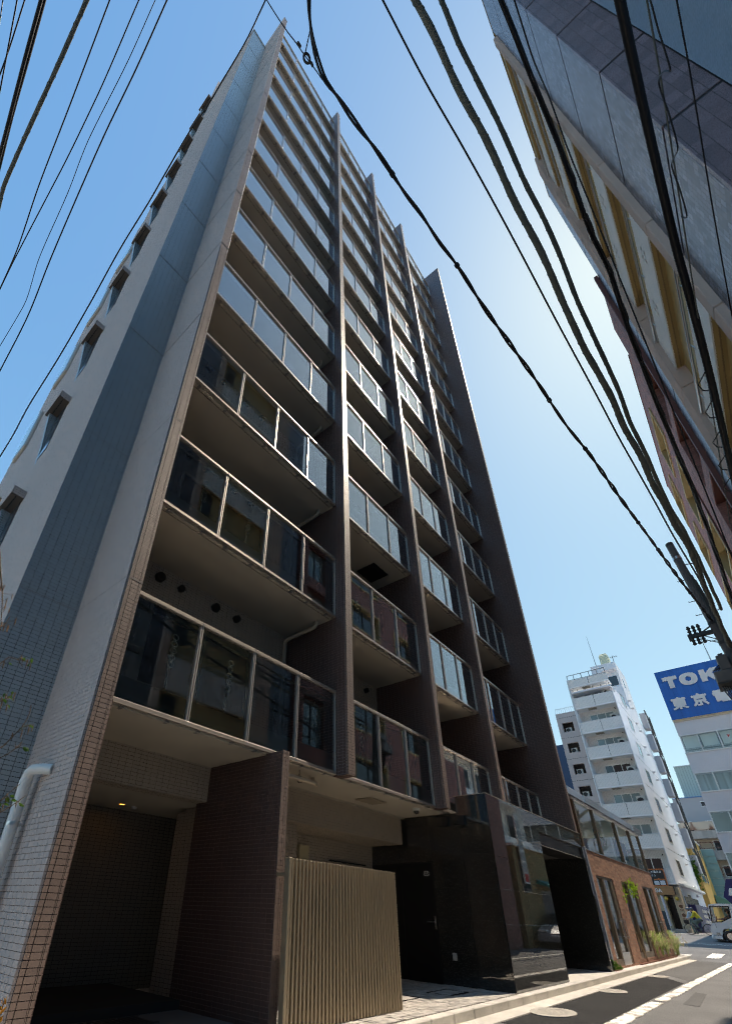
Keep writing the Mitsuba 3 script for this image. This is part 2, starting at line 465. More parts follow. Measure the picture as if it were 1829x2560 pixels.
def bars(m, x, y0, y1, z0, z1, w, gap):
    m.box(x - gap / 2 - w, x - gap / 2, y0, y1, z0, z1, 0.003).box(x + gap / 2, x + gap / 2 + w, y0, y1, z0, z1, 0.003)
    return m


for k in range(NF):
    z = Z0 + ST * k
    for bi, (x0, x1, posts) in enumerate(BAYS):
        if x1:
            s = M().box(x0 + 0.001, x1 - 0.001, 0.30, 1.4995, z - 0.005, z + 0.18)
            s.box(x0 + 0.001, x1 - 0.001, 0.33, 0.43, z + 0.181, z + 0.36)
            B = put(AB + '__balcony', s, SOFFIT)
            put(B + '__drip_groove', bx(x0 + 0.05, x1 - 0.05, 0.36, 0.375, z - 0.0075, z - 0.0052), HB)
            xs = [x0 + 0.012] + posts + [x1 - 0.012]
            for a, b in zip(xs[:-1], xs[1:]):
                la = 0.02 if a == xs[0] else 0.034
                lb = 0.03 if b == xs[-1] else 0.034
                put(B + '__glass_panel', M().quad((a + la, RY, z + 0.05), (b - lb, RY, z + 0.05), (b - lb, RY, z + 1.385), (a + la, RY, z + 1.385)), GLASS)
                if k < 8:
                    put(B + '__inner_rail', bx(a + la, b - lb, RY + 0.03, RY + 0.05, z + 1.27, z + 1.29), RAIL)
            for p in posts:
                m = bars(M(), p, RY - 0.028, RY + 0.025, z + 0.05, z + 1.385, 0.021, 0.009)
                m.box(p - 0.008, p + 0.008, RY - 0.033, RY - 0.02, z + 1.13, z + 1.21).box(p - 0.008, p + 0.008, RY - 0.033, RY - 0.02, z + 0.36, z + 0.44)
                put(B + '__post', m, RAIL)
            put(B + '__post', bx(x1 - 0.034, x1 - 0.008, RY - 0.028, RY + 0.025, z + 0.05, z + 1.385, 0.003), RAIL)
            m, m2 = M(), M()
            for a, b in zip(xs[:-1], xs[1:]):
                m.box(a + 0.0015, b - 0.0015, RY - 0.038, RY + 0.03, z + 1.386, z + 1.44, 0.006)
                m2.box(a + 0.0015, b - 0.0015, RY - 0.034, RY + 0.03, z - 0.004, z + 0.05, 0.005)
            put(B + '__top_rail', m, RAIL)
            put(B + '__bottom_rail', m2, RAIL)
            for a, b in zip(xs[:-1], xs[1:]):
                for q in (0.22, 0.78):
                    c = a + (b - a) * q
                    put(B + '__bracket', bx(c - 0.024, c + 0.024, RY + 0.012, 0.35, z - 0.024, z - 0.0055, 0.004), DIM)
            if bi == 0:
                px, pz = 5.86, z
                pts = [(px, 0.6, pz), (px, 0.6, pz - 0.07), (px, 0.63, pz - 0.115), (px, 0.68, pz - 0.135), (px, 0.9, pz - 0.14), (px, 1.34, pz - 0.15), (px, 1.41, pz - 0.17), (px, 1.43, pz - 0.24), (px, 1.43, pz - ST + 0.4 if k else pz - 0.5)]
                d = put(B + '__drain_pipe', M().tube(pts if k else [(px, 0.6, pz), (px, 0.6, pz - 0.07), (px, 0.58, pz - 0.115), (px, 0.53, pz - 0.14), (px - 0.2, 0.42, pz - 0.16), (px - 1.15, 0.36, pz - 0.18)], 0.036, 10), PVCB, smooth=40)
                if not k:
                    put(d + '__hanger', M().tube([(5.38, 0.46, pz), (5.38, 0.46, pz - 0.21)], 0.006, 6).tube([(5.38, 0.44 + 0.05 * math.cos(q), pz - 0.165 + 0.045 * math.sin(q)) for q in np.linspace(0, 6.28, 14)], 0.007, 6), BLACK)
            if k < 4:
                # sliding window on the wall behind
                a, b = (x0 + 0.9, x1 - 1.0) if bi == 0 else (x0 + 0.6, x1 - 0.6)
                fr = M()
                n = 2
                fr.box(a, b, 1.44, 1.4995, z + 0.19, z + 0.25).box(a, b, 1.44, 1.4995, z + 2.2, z + 2.26)
                for q in range(n + 1):
                    c = a + (b - a) * q / n
                    fr.box(c - 0.03, c + 0.03, 1.44, 1.4995, z + 0.251, z + 2.199)
                w = put(B + '__window', fr, RAIL)
                put(w + '__pane', M().box(a + 0.03, b - 0.03, 1.47, 1.4985, z + 0.251, z + 2.199), PANE)
            if k < 3:
                for vx, vr in (((2.961, 0.085), (3.378, 0.06), (4.118, 0.08), (4.611, 0.07)) if bi == 0 else ((x1 - 0.5, 0.06), (x0 + 1.0, 0.08))):
                    put(B + '__vent', M().cyl((vx, 1.499, z + ST - 0.235), (vx, 1.42, z + ST - 0.235), vr, vr * 0.93, 20), BLACK, smooth=40)
            if k < 2:
                # the perforated washing-pole brackets behind the glass
                for a, b in zip(xs[:-1], xs[1:]):
                    c = b - 0.22
                    m = M().box(c - 0.008, c + 0.008, 0.50, 0.515, z + 0.37, z + 1.25).box(c - 0.05, c + 0.05, 0.5, 0.512, z + 0.9, z + 0.935)
                    for q in range(5):
                        m.tube([(c + 0.045 * math.cos(t), 0.49, z + 1.2 - q * 0.1 + 0.04 * math.sin(t)) for t in np.linspace(0, 6.283, 12)], 0.009, 6)
                    put(B + '__pole_bracket', m, DIM)
            if k == 0 and bi == 0:
                for q in (0, 1):
                    za = z + 0.45 + q * 0.66
                    c = put(B + '__air_conditioner', bx(2.12, 2.72, 0.95, 1.25, za, za + 0.56, 0.012), AC)
                    gm = M()
                    for i in range(9):
                        gm.box(2.16, 2.55, 0.925, 0.9495, za + 0.06 + i * 0.052, za + 0.078 + i * 0.052)
                    for i in range(4):
                        gm.box(2.16 + i * 0.125, 2.175 + i * 0.125, 0.92, 0.9249, za + 0.05, za + 0.5)
                    put(c + '__grille', gm, AC)
    if k in (2, 5):
        put(AB + '__escape_hatch', bx(8.2, 8.85, 0.7, 1.25, z - 0.03, z - 0.008), BLACK)

# ---- ground floor
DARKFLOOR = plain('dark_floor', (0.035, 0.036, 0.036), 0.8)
put(AB + '__lintel', M().box(2.031, 4.499, 1.5, 1.75, 2.42, 2.929), BEIGE)
put(AB + '__lintel_tile_field', M().boxes(field(1, 1.5, -1, 2.035, 4.495, 2.425, 2.925)), BEIGE, kind='stuff')
put(AB + '__garage_ceiling', bx(2.031, 9.8, 1.751, 9.0, 2.42, 2.6), SOFFIT)
put(AB + '__garage_back_wall', bx(2.031, 6.4, 3.25, 3.4, -0.1, 2.419), pr('m_garage_tile_shaded', tile_color((0.17, 0.15, 0.12), (0.04, 0.035, 0.03), var=0.08), 0.5))  # beige tile darkened in its colour to stand for the recess shade
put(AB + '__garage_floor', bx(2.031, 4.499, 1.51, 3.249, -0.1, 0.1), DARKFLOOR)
put(AB + '__garage_side_wall', bx(2.0301, 2.06, 0.0501, 3.249, -0.1, 2.9), BROWN)
put(AB + '__driveway', bx(2.07, 4.499, -0.599, 1.509, -0.1, 0.006), plain('driveway', (0.13, 0.125, 0.12), 0.9))
dg = M()
for i in range(26):
    dg.box(2.3 + i * 0.06, 2.33 + i * 0.06, 1.02, 1.4, 0.007, 0.02)
dg.box(2.28, 3.88, 1.0, 1.019, 0.007, 0.022).box(2.28, 3.88, 1.401, 1.42, 0.007, 0.022)
put(AB + '__drain_grate', dg, IRON)
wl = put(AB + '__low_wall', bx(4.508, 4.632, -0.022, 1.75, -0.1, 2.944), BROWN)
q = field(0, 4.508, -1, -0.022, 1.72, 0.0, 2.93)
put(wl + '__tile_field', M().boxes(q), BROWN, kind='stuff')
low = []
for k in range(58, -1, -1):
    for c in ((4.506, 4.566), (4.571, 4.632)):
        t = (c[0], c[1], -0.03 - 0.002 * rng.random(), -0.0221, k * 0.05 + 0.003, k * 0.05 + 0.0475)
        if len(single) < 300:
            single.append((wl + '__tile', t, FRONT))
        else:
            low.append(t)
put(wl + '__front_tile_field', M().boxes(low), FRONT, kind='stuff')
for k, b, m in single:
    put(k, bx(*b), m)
put(AB + '__first_soffit', M().box(2.031, 9.81, 0.301, 1.499, 2.925, 2.9399).box(4.64, 9.81, 1.3, 2.35, 2.9, 2.929), SOFFIT)
# downlight in the garage ceiling
lampm = plain('lamp_off', (0.8, 0.7, 0.5), 0.4)
dl = put(AB + '__downlight', M().tube([(3.854 + 0.05 * math.cos(t), 2.766 + 0.05 * math.sin(t), 2.415) for t in np.linspace(0, 6.283, 24)], 0.008, 6), RAIL)
disc = M()
a = np.linspace(0, 2 * np.pi, 25)[:-1]
disc.raw([(3.854, 2.766, 2.417)] + [(3.854 + 0.045 * math.cos(t), 2.766 + 0.045 * math.sin(t), 2.417) for t in a], [[0, (i + 1) % 24 + 1, i + 1] for i in range(24)])
put(dl + '__bulb', disc, lampm, emitter={'type': 'area', 'radiance': rgb(4.0, 1.7, 0.15)})
put(AB + '__smoke_detector', M().cyl((4.1, 2.83, 2.419), (4.1, 2.83, 2.385), 0.05, 0.035), PVC, smooth=40)
# beige wall behind the gate with the recess below its lintel
put(AB + '__court_wall', bx(4.64, 9.7, 1.34, 2.2, 2.37, 2.899), BEIGE)
put(AB + '__court_wall_tile_field', M().boxes(field(1, 1.34, -1, 4.645, 9.695, 2.375, 2.895)), BEIGE, kind='stuff')
put(AB + '__court_back_wall', M().box(6.5, 9.8, 2.2, 2.4, -0.1, 2.899).box(4.64, 6.499, 1.5, 2.4, -0.1, 2.369), BEIGE)
put(AB + '__court_back_tile_field', M().boxes(field(1, 2.2, -1, 6.5, 9.8, 1.5, 2.365) + field(1, 1.5, -1, 4.645, 6.495, 1.5, 2.365)), BEIGE, kind='stuff')
mb = put(AB + '__meter_cover', bx(7.28, 7.56, 2.13, 2.19, 1.2, 2.17, 0.006), plain('meter', (0.50, 0.44, 0.27), 0.5))
put(AB + '__wall_rail', bx(8.2, 9.45, 2.12, 2.15, 1.955, 1.98), BLACK)
h = put(AB + '__ceiling_hatch', bx(7.55, 8.1, 0.66, 1.0, 2.9, 2.9245), plain('hatch', (0.25, 0.215, 0.16), 0.6))
sc = put(AB + '__security_camera', M().cyl((8.956, 0.52, 2.925), (8.956, 0.52, 2.875), 0.075, 0.07, 20), PVC, smooth=40)
dome = trimesh.creation.icosphere(3, 0.055); dome.apply_translation((8.956, 0.52, 2.868))
put(sc + '__dome', dome, pr('m_dome', (0.01, 0.01, 0.01), 0.05, 0.0, 1.0), smooth=True)
# white downpipe against the first fin
pp = [(1.84, 0.47, 2.19), (1.78, 0.56, 2.2), (1.73, 0.66, 2.195), (1.72, 0.72, 2.165), (1.72, 0.742, 2.1), (1.72, 0.745, 1.5), (1.72, 0.75, -0.1)]
dp = put(AB + '__downpipe', M().tube(pp, 0.052, 16), PVC, smooth=40)
put(dp + '__socket', M().tube([(1.72, 0.743, 2.1), (1.72, 0.744, 2.02)], 0.058, 16), PVC, smooth=40)
put(dp + '__clamp', M().tube([(1.72, 0.744, 1.72), (1.72, 0.744, 1.685)], 0.057, 16).box(1.722, 1.835, 0.74, 0.75, 1.69, 1.715), STEEL, smooth=40)

# ---- black granite entrance
GB = put(AB + '__entrance_block', M().box(9.83, 12.67, -0.566, 0.09, -0.1, 3.235).box(9.83, 12.67, 0.09, 2.6, -0.1, 2.92)
         .box(12.67, 16.2, -0.566, 0.09, 2.87, 3.235).box(16.22, 16.30, -0.566, 2.6, -0.1, 3.235).box(12.67, 16.2, 2.4, 2.6, -0.1, 2.92).box(12.67, 16.2, 0.09, 2.4, 2.6, 2.92), pr('m_granite_joint', (0.07, 0.07, 0.066), 0.6))
zj = [0.0, 0.449, 0.987, 1.548, 2.108, 2.663, 3.245]
xj = [9.81, 10.466, 11.14, 11.78, 12.68]
for a, b in zip(xj[:-1], xj[1:]):
    for c, d in zip(zj[:-1], zj[1:]):
        put(GB + '__granite_panel', bx(a + 0.002, b - 0.002, -0.586 - 0.001 * rng.random(), -0.5661, c + 0.002, d - 0.002, 0.001), GRANITE)
for a, b in ((12.68, 13.5), (13.5, 14.4), (14.4, 15.3), (15.3, 16.3)):
    put(GB + '__granite_panel', bx(a + 0.002, b - 0.002, -0.586, -0.5661, 2.872, 3.243, 0.001), GRANITE)
yj = [-0.5655, 0.04, 0.735]
zs = [0.0, 0.5, 1.033, 1.562, 2.153, 2.70, 3.245]
for a, b in ((-0.5655, 0.04), (0.04, 0.735)):
    for c, d in zip(zs[:-1], zs[1:]):
        if a > 0 and d > 3: d = 2.92
        put(GB + '__granite_panel', bx(9.81 - 0.001 * rng.random(), 9.8299, a + 0.002, b - 0.002, c + 0.002, d - 0.002, 0.001), GRANITE)
for c, d in ((2.02, 2.70), (2.70, 2.92)):
    for a, b in ((0.735, 1.5), (1.5, 2.3)):
        put(GB + '__granite_panel', bx(9.81, 9.8299, a + 0.002, b - 0.002, c + 0.002, d - 0.002, 0.001), GRANITE)
for i in range(4):
    put(GB + '__granite_panel', bx(16.2, 16.2199, -0.5655 + 0.74 * i, -0.5655 + 0.74 * (i + 1) - 0.003, 0.004, 2.6, 0.001), GRANITE)
put(GB + '__granite_panel', bx(16.2, 16.3, -0.59, -0.5661, 0.003, 2.868, 0.002), GRANITE)
put(GB + '__coping', bx(9.80, 16.31, -0.598, 0.1, 3.246, 3.258), RAIL)
put(GB + '__canopy_panel', bx(12.68, 16.19, -0.53, 0.0, 2.585, 2.868), BLACK)
put(GB + '__canopy_trim', bx(12.68, 16.19, -0.545, -0.5305, 2.585, 2.6), RAIL)
for a, b in ((-0.1, 0.02), (0.255, 0.375)):
    put(GB + '__wall_vent', M().box(9.73, 9.809, a, b, 2.67, 2.86, 0.006).box(9.72, 9.7299, a + 0.01, b - 0.01, 2.68, 2.7).box(9.72, 9.7299, a + 0.01, b - 0.01, 2.74, 2.76), BLACK)
dr_ = put(GB + '__door', bx(9.822, 9.8299, 0.745, 2.26, 0.01, 2.0), plain('door_black', (0.010, 0.010, 0.011), 0.3))
put(dr_ + '__frame', M().box(9.812, 9.8219, 0.738, 0.77, 0.01, 2.015).box(9.812, 9.8219, 0.771, 2.26, 1.985, 2.015).box(9.812, 9.8219, 1.48, 1.51, 0.01, 1.984), BLACK)
put(dr_ + '__handle', M().cyl((9.82, 0.80, 0.98), (9.77, 0.80, 0.98), 0.011).tube([(9.77, 0.79, 0.98), (9.768, 0.86, 0.98), (9.768, 0.94, 0.978)], 0.010, 10), STEEL, smooth=40)
put(dr_ + '__handle_plate', bx(9.816, 9.8215, 0.775, 0.805, 0.86, 1.07), STEEL)
WHITEPAINT = plain('white_paint', (0.78, 0.78, 0.76), 0.5)
ev = M()
y0, y1, z0, z1 = 0.84, 0.945, 1.777, 1.855
t = 0.006
for s in ((y0, y1, z0, z0 + t), (y0, y1, z1 - t, z1), (y0, y0 + t, z0 + t, z1 - t), (y1 - t, y1, z0 + t, z1 - t)):
    ev.box(9.8195, 9.8215, *s)
for p, q in (((y0, z1), (0.8925, 1.808)), ((y1, z1), (0.8925, 1.808)), ((y0, z0), (0.87, 1.82)), ((y1, z0), (0.915, 1.82))):
    ev.tube([(9.8205, p[0], p[1]), (9.8205, q[0], q[1])], 0.003, 4)
put(dr_ + '__mail_sign', ev, WHITEPAINT)
put(GB + '__outlet_box', bx(9.775, 9.809, 0.41, 0.492, 0.385, 0.503, 0.008), plain('outlet', (0.36, 0.37, 0.36), 0.5))

# ---- slatted gate in front of the court (moves on its own)
GT = label('slatted_gate', 'bronze gate of upright slats standing before the brown tiled wall', 'gate')
gx0, gx1, gy, gz0, gz1 = 4.515, 6.75, -0.27, 0.02, 1.615
ns = 35
for i in range(ns):
    x = gx0 + 0.02 + (gx1 - gx0 - 0.04) * i / (ns - 1)
    put('slatted_gate__slat', bx(x - 0.014, x + 0.014, gy, gy + 0.038, gz0, gz1, 0.003), BRONZE)
put('slatted_gate__rail', bx(gx0, gx1, gy + 0.0385, gy + 0.075, gz1 - 0.14, gz1 - 0.08), BRONZE)
put('slatted_gate__rail', bx(gx0, gx1, gy + 0.0385, gy + 0.075, gz0 + 0.08, gz0 + 0.14), BRONZE)
put('slatted_gate__back_panel', bx(gx0 + 0.25, gx1 - 0.05, gy + 0.09, gy + 0.1, gz0 + 0.15, gz1 - 0.2), plain('gate_back', (0.23, 0.175, 0.11), 0.5, metallic=0.3))
put('slatted_gate__post', bx(gx0 - 0.055, gx0 - 0.005, gy - 0.005, gy + 0.07, -0.05, gz1 + 0.01, 0.004), BRONZE)
put('slatted_gate__foot', M().box(gx1 - 0.3, gx1 - 0.24, gy + 0.04, gy + 0.08, -0.02, gz0 + 0.0799).box(gx1 - 0.34, gx1 - 0.2, gy + 0.02, gy + 0.1, -0.02, 0.012), BRONZE)
put('slatted_gate__hinge', bx(4.50, 4.53, gy + 0.072, -0.0335, 1.43, 1.47), BRONZE)
# ---------------------------------------------------------------- buildings across the street, on the right
def small_brick(base, grout, du, dv):
    return tile_color(base, grout, du, dv, 0.008, 0.55, 0.5)


def slate_fn(p, n, uv):
    u, v = uvw(p, n)
    a = cell_rand(dr.floor(u / 0.075), dr.floor(v / 0.15), 1)
    b = cell_rand(dr.floor(u / 0.15 + 3), dr.floor(v / 0.3), 5)
    fu, fv = u / 0.075, v / 0.15
    g = dr.minimum(dr.abs(fu - dr.floor(fu + 0.5)) * 0.075, dr.abs(fv - dr.floor(fv + 0.5)) * 0.15)
    k = 0.45 + 0.75 * a * a + 0.55 * b * b
    return mix((0.06, 0.065, 0.08), mi.Color3f(0.125, 0.135, 0.175) * k, smoothstep(0.003, 0.007, g))


ATILE = pr('m_slate_tile', slate_fn, 0.32, 0.0, 0.6)


def rib_fn(p, n, uv):
    v = p.z / 0.024
    f = v - dr.floor(v)
    w = p.y / 0.155
    g = dr.abs(w - dr.floor(w) - 0.5)
    k = 0.75 + 0.5 * cell_rand(dr.floor(w), dr.floor(p.z / 0.24), 2)
    c = mix((0.07, 0.052, 0.062), (0.20, 0.15, 0.172), smoothstep(0.05, 0.35, f) * (1 - smoothstep(0.75, 0.98, f))) * k
    return c * smoothstep(0.5, 0.465, g) + mi.Color3f(0.02)


RIB = pr('m_rib_tile', rib_fn, 0.35, 0.0, 0.6)


def speck(p, n, uv):
    a = noise(p.x * 40, p.y * 40, p.z * 40)
    b = fbm(p.x * 0.8, p.y * 0.8, p.z * 0.4)
    return mi.Color3f(0.24, 0.34, 0.45) * (0.8 + 0.25 * a + 0.2 * b)


STUCCO = pr('m_stucco', speck, 0.85, bump=(lambda p, n, uv: noise(p.x * 45, p.y * 45, p.z * 45), 0.006))
DARKJ = plain('joint', (0.03, 0.033, 0.04), 0.9)
PARA = pr('m_parapet', blotch((0.74, 0.75, 0.74), 0.12, 1.6, 0.12), 0.85)
TAN = pr('m_tan', blotch((0.43, 0.32, 0.14), 0.1, 1.0, 0.05), 0.6)
PINK = pr('m_pink_concrete', blotch((0.50, 0.39, 0.33), 0.12, 1.0, 0.08), 0.8)
CURTAIN = pr('m_curtain', lambda p, n, uv: mi.Color3f(0.42, 0.47, 0.50) * (0.75 + 0.5 * noise((p.x + p.y) * 9, 0.0, 0.0)), 0.9)

YA, RA = -6.48, 26.9
SB = label('slate_building', 'tall slate-blue tiled building across the street with stacked pale balconies', 'apartment building')
JZ = [9.96 + 2.82 * i for i in range(-3, 7)]
put(SB + '__wall', M().box(-16, 4.3, -16, -7.14, -0.2, RA).box(4.345, 11.93, -16, -6.66, -0.2, RA).box(4.386, 6.19, -6.66, -6.51, -0.2, RA - 0.01).box(10.72, 11.925, -6.66, -6.51, -0.2, RA - 0.01), DARKJ)
# slate tiled strips between floor joints, the ribbed return wall and the rendered wall behind it
for a, b in ((4.385, 6.19), (10.72, 11.925)):
    for z0, z1 in zip([-0.1] + JZ, JZ + [RA]):
        put(SB + '__tile_panel', bx(a, b, -6.5095, YA, z0 + 0.035, z1 - 0.035, 0.004), ATILE)
for z0, z1 in zip([-0.1] + JZ, JZ + [RA]):
    put(SB + '__ribbed_panel', bx(4.3205, 4.3845, -7.09, -6.4805, z0 + 0.035, z1 - 0.035, 0.004), RIB)
put(SB + '__joint_backing', bx(4.332, 4.344, -7.135, -6.5, -0.1, RA), DARKJ)
put(SB + '__rendered_wall', bx(-16, 4.2995, -7.1399, -7.09, -0.1, RA), STUCCO)
for x in (-0.5, -4.5, -9.0):
    for k in range(7):
        w = put(SB + '__window', M().box(x, x + 1.7, -7.0899, -7.06, 2.9 + 2.82 * k, 4.2 + 2.82 * k), RAIL)
        put(w + '__pane', bx(x + 0.06, x + 1.64, -7.0599, -7.05, 2.96 + 2.82 * k, 4.14 + 2.82 * k), PANE)
put(SB + '__roof_edge', bx(4.28, 11.94, -6.7, -6.47, RA, RA + 0.1), TAN)
# balcony bay framed by two pinkish concrete uprights
for a, b in ((6.192, 6.44), (10.08, 10.718)):
    for z0, z1 in zip([-0.1] + [h - 1.4 for h in JZ[1:]], [h - 1.4 for h in JZ[1:]] + [RA - 0.6]):
        put(SB + '__upright', bx(a, b, -6.659, -6.37, z0 + 0.006, z1 - 0.006, 0.015), PINK)
HZ = [13.2 + 2.77 * i for i in range(-4, 5)]
put(SB + '__recess_wall', bx(6.441, 10.079, -6.659, -6.645, -0.1, RA - 0.6), TAN)
for h in HZ:
    if h < 2 or h > RA: continue
    holes = []
    for cx in (7.5, 8.78):
        for i in (-1, 1):
            for j in (-1, 1):
                holes.append(sbox(cx + i * 0.095 - 0.055, h - 0.58 + j * 0.1 - 0.055, cx + i * 0.095 + 0.055, h - 0.58 + j * 0.1 + 0.055))
    p = sbox(6.442, h - 1.2, 10.078, h - 0.12).difference(unary_union(holes))
    B = put(SB + '__balcony', M().prism(p, 1, -6.502, YA), PARA)
    put(B + '__slab', bx(6.442, 10.078, -6.6445, -6.5025, h - 1.2, h - 1.02), TAN)
    put(B + '__slab_edge', bx(6.4425, 10.0775, -6.585, -6.565, h - 1.215, h - 1.2005), plain('tan_dark', (0.27, 0.20, 0.10), 0.6) if 'm_tan_dark' not in scene else 'm_tan_dark')
    put(B + '__handrail', M().cyl((6.442, -6.44, h - 0.02), (10.078, -6.44, h - 0.02), 0.026, sides=10), STEEL, smooth=40)
    for x in (6.9, 8.2, 9.5):
        put(B + '__handrail_post', M().cyl((x, -6.479, h - 0.2), (x, -6.445, h - 0.03), 0.012, sides=8), STEEL, smooth=40)
    w = put(B + '__window', bx(6.70, 7.15, -6.6449, -6.625, h - 2.35, h - 1.30), BLACK)
    put(w + '__pane', bx(6.75, 7.10, -6.6249, -6.619, h - 2.3, h - 1.35), PANE)

put(SB + '__roof_soffit', bx(6.442, 10.078, -6.644, -6.46, RA - 1.0, RA - 0.601), TAN)

# ---- red brick building next to it
RB = pr('m_red_brick', small_brick((0.30, 0.135, 0.115), (0.16, 0.12, 0.115), 0.23, 0.065), 0.7)
OCHRE = plain('ochre', (0.50, 0.39, 0.185), 0.55)
RUST = plain('rust_brown', (0.13, 0.045, 0.032), 0.6)
BB = label('brick_building', 'red brick building across the street with ochre window surrounds', 'brick building')
BT = 18.3
wins = []
for k in range(-3, 2):
    z = 13.0 + 2.6 * k
    wins += [('w', 15.85, 18.3, z, z + 1.5), ('w', 19.7, 22.0 - 0.25, z, z + 1.4)]
    if k < 1: wins.append(('r', 12.6, 14.2, z - 1.45, z + 0.55))
wins.append(('r', 12.6, 14.2, 14.1, 16.1))
wall = sbox(11.94, -0.1, 22.1, BT).difference(unary_union([sbox(a, c, b, d) for _, a, b, c, d in wins]))
put(BB + '__front_wall', M().prism(wall, 1, -6.80, YA), RB)
put(BB + '__wall', M().box(11.94, 22.1, -14, -7.3, -0.1, BT).box(11.94, 12.2, -7.3, -6.801, -0.1, BT).box(21.84, 22.1, -7.3, -6.801, -0.1, BT), RB)
put(BB + '__podium', bx(22.101, 26.4, -12, YA, -0.1, 8.4), RB)
put(BB + '__upper_storey', M().box(11.94, 14.25, -12, -6.49, BT + 0.001, 20.0), RB)
put(BB + '__rib', bx(11.94, 12.06, YA + 0.0005, YA + 0.1, 0, BT), RUST)
put(BB + '__rib', bx(11.935, 12.06, YA + 0.005, YA + 0.11, BT + 0.0005, 20.02), RUST)
put(BB + '__rib', bx(15.72, 15.76, YA + 0.0005, YA + 0.04, 0, 13.3), RUST)
put(BB + '__coping', bx(14.26, 22.12, -6.82, YA + 0.02, BT + 0.0005, BT + 0.05), RUST)
for t, a, b, c, d in wins:
    f = M()
    w = 0.09 if t == 'w' else 0.06
    y0, y1 = (-6.70, YA + 0.045) if t == 'w' else (-6.85, -6.70)
    f.box(a, b, y0, y1, c, c + w).box(a, b, y0, y1, d - w, d).box(a, a + w, y0, y1, c + w, d - w).box(b - w, b, y0, y1, c + w, d - w)
    k = put(BB + '__window', f, OCHRE if t == 'w' else RUST)
    n = 2
    g = M()
    for i in range(1, n):
        x = a + (b - a) * i / n
        g.box(x - 0.03, x + 0.03, y0 + 0.02, y0 + 0.05, c + w, d - w)
    put(k + '__mullion', g, BLACK)
    put(k + '__pane', bx(a + w, b - w, y0 + 0.005, y0 + 0.0195, c + w, d - w), PANE if t == 'w' else PALEPANE)
    if t == 'r':
        put(k + '__reveal', M().box(a, a + 0.02, -6.699, YA - 0.02, c + 0.02, d - 0.02).box(a, b, -6.699, YA - 0.02, d - 0.0199, d).box(a, b, -6.699, YA - 0.02, c, c + 0.0199), RUST)

# ---- low yellow house, car and small tree that show as reflections in the polished granite
YH = label('yellow_house', 'low yellow house with a teal awning past the brick building', 'house')
YEL = plain('yellow_wall', (0.27, 0.19, 0.085), 0.8)
put(YH + '__wall', M().box(26.9, 34.5, -14, -6.4, -0.1, 4.3), YEL)
put(YH + '__roof_edge', bx(26.8, 34.6, -14, -6.25, 4.301, 4.42), WHITEPAINT)
put(YH + '__awning', M().prism([(-6.399, 2.9), (-5.7, 2.6), (-5.7, 2.5), (-6.399, 2.7)], 0, 29.6, 34.3), plain('teal', (0.03, 0.22, 0.22), 0.6))
for a, b, c, d in ((27.4, 28.6, 2.2, 3.6), (30.0, 33.6, 0.3, 2.4)):
    w = put(YH + '__window', bx(a, b, -6.399, -6.36, c, d), RAIL)
    put(w + '__pane', bx(a + 0.07, b - 0.07, -6.3595, -6.35, c + 0.07, d - 0.07), PANE)
GH = label('grey_backstreet_house', 'plain cream upper building set back above the yellow house across the street', 'house')
put(GH + '__wall', M().box(26.6, 36.0, -24, -8.6, 4.43, 13.0), plain('cream_wall', (0.66, 0.63, 0.56), 0.8))
for x in (27.6, 30.2, 33.0):
    for z in (5.4, 8.2):
        w = put(GH + '__window', bx(x, x + 1.6, -8.599, -8.56, z, z + 1.5), RAIL)
        put(w + '__pane', bx(x + 0.07, x + 1.53, -8.5595, -8.55, z + 0.07, z + 1.43), PANE)
for k in range(3):
    put(GH + '__balcony', bx(27, 35, -8.05, -7.95, 4.43 + 2.8 * k, 5.3 + 2.8 * k), PARA)
VS = label('vertical_sign', 'tall narrow white sign board fixed to the yellow house', 'sign')
put(VS + '__board', bx(27.5, 28.1, -6.3, -6.22, 2.6, 5.9), WHITEPAINT)
for k in range(5):
    put(VS + '__character_square', bx(27.55, 28.05, -6.2199, -6.212, 5.2 - 0.52 * k, 5.62 - 0.52 * k), plain('sign_tile', (0.35, 0.36, 0.36), 0.5) if not k else 'm_sign_tile')
put(VS + '__red_mark', bx(27.55, 28.05, -6.2199, -6.212, 2.68, 3.05), plain('sign_red', (0.5, 0.03, 0.02), 0.5))
# ---------------------------------------------------------------- utility pole with its fittings
PX = 16.0
CONC = pr('m_pole', blotch((0.15, 0.15, 0.15), 0.15, 2.0, 0.1), 0.8)
GRIM = plain('grim_metal', (0.07, 0.075, 0.075), 0.55, metallic=0.4)
UP_ = label('utility_pole', 'leaning dark concrete utility pole with transformer boxes and insulators', 'utility pole')


def pole_y(z):
    return -5.80 + 0.505 * z / 11.4


put(UP_ + '__shaft', M().tube([(PX, pole_y(z), z) for z in (-0.3, 4, 8, 11.3)], [0.165, 0.14, 0.115, 0.098], 24), CONC, smooth=40)
put(UP_ + '__cap', M().tube([(PX, pole_y(11.3), 11.301), (PX, pole_y(11.4), 11.40), (PX, pole_y(11.42), 11.43)], [0.1, 0.098, 0.06], 24), GRIM, smooth=40)
for z in (10.75, 8.35, 7.72, 7.0, 6.4):
    put(UP_ + '__band', M().tube([(PX, pole_y(z), z), (PX, pole_y(z + 0.09), z + 0.09)], 0.125 if z < 9 else 0.112, 20), STEEL if z > 10 else GRIM, smooth=40)
put(UP_ + '__hook_arm', M().tube([(PX, pole_y(10.5) - 0.1, 10.5), (PX, -5.6, 10.47), (PX, -5.76, 10.46)], 0.014, 6).tube([(PX, -5.74, 10.46), (PX, -5.78, 10.44), (PX, -5.8, 10.36)], 0.02, 6), GRIM)
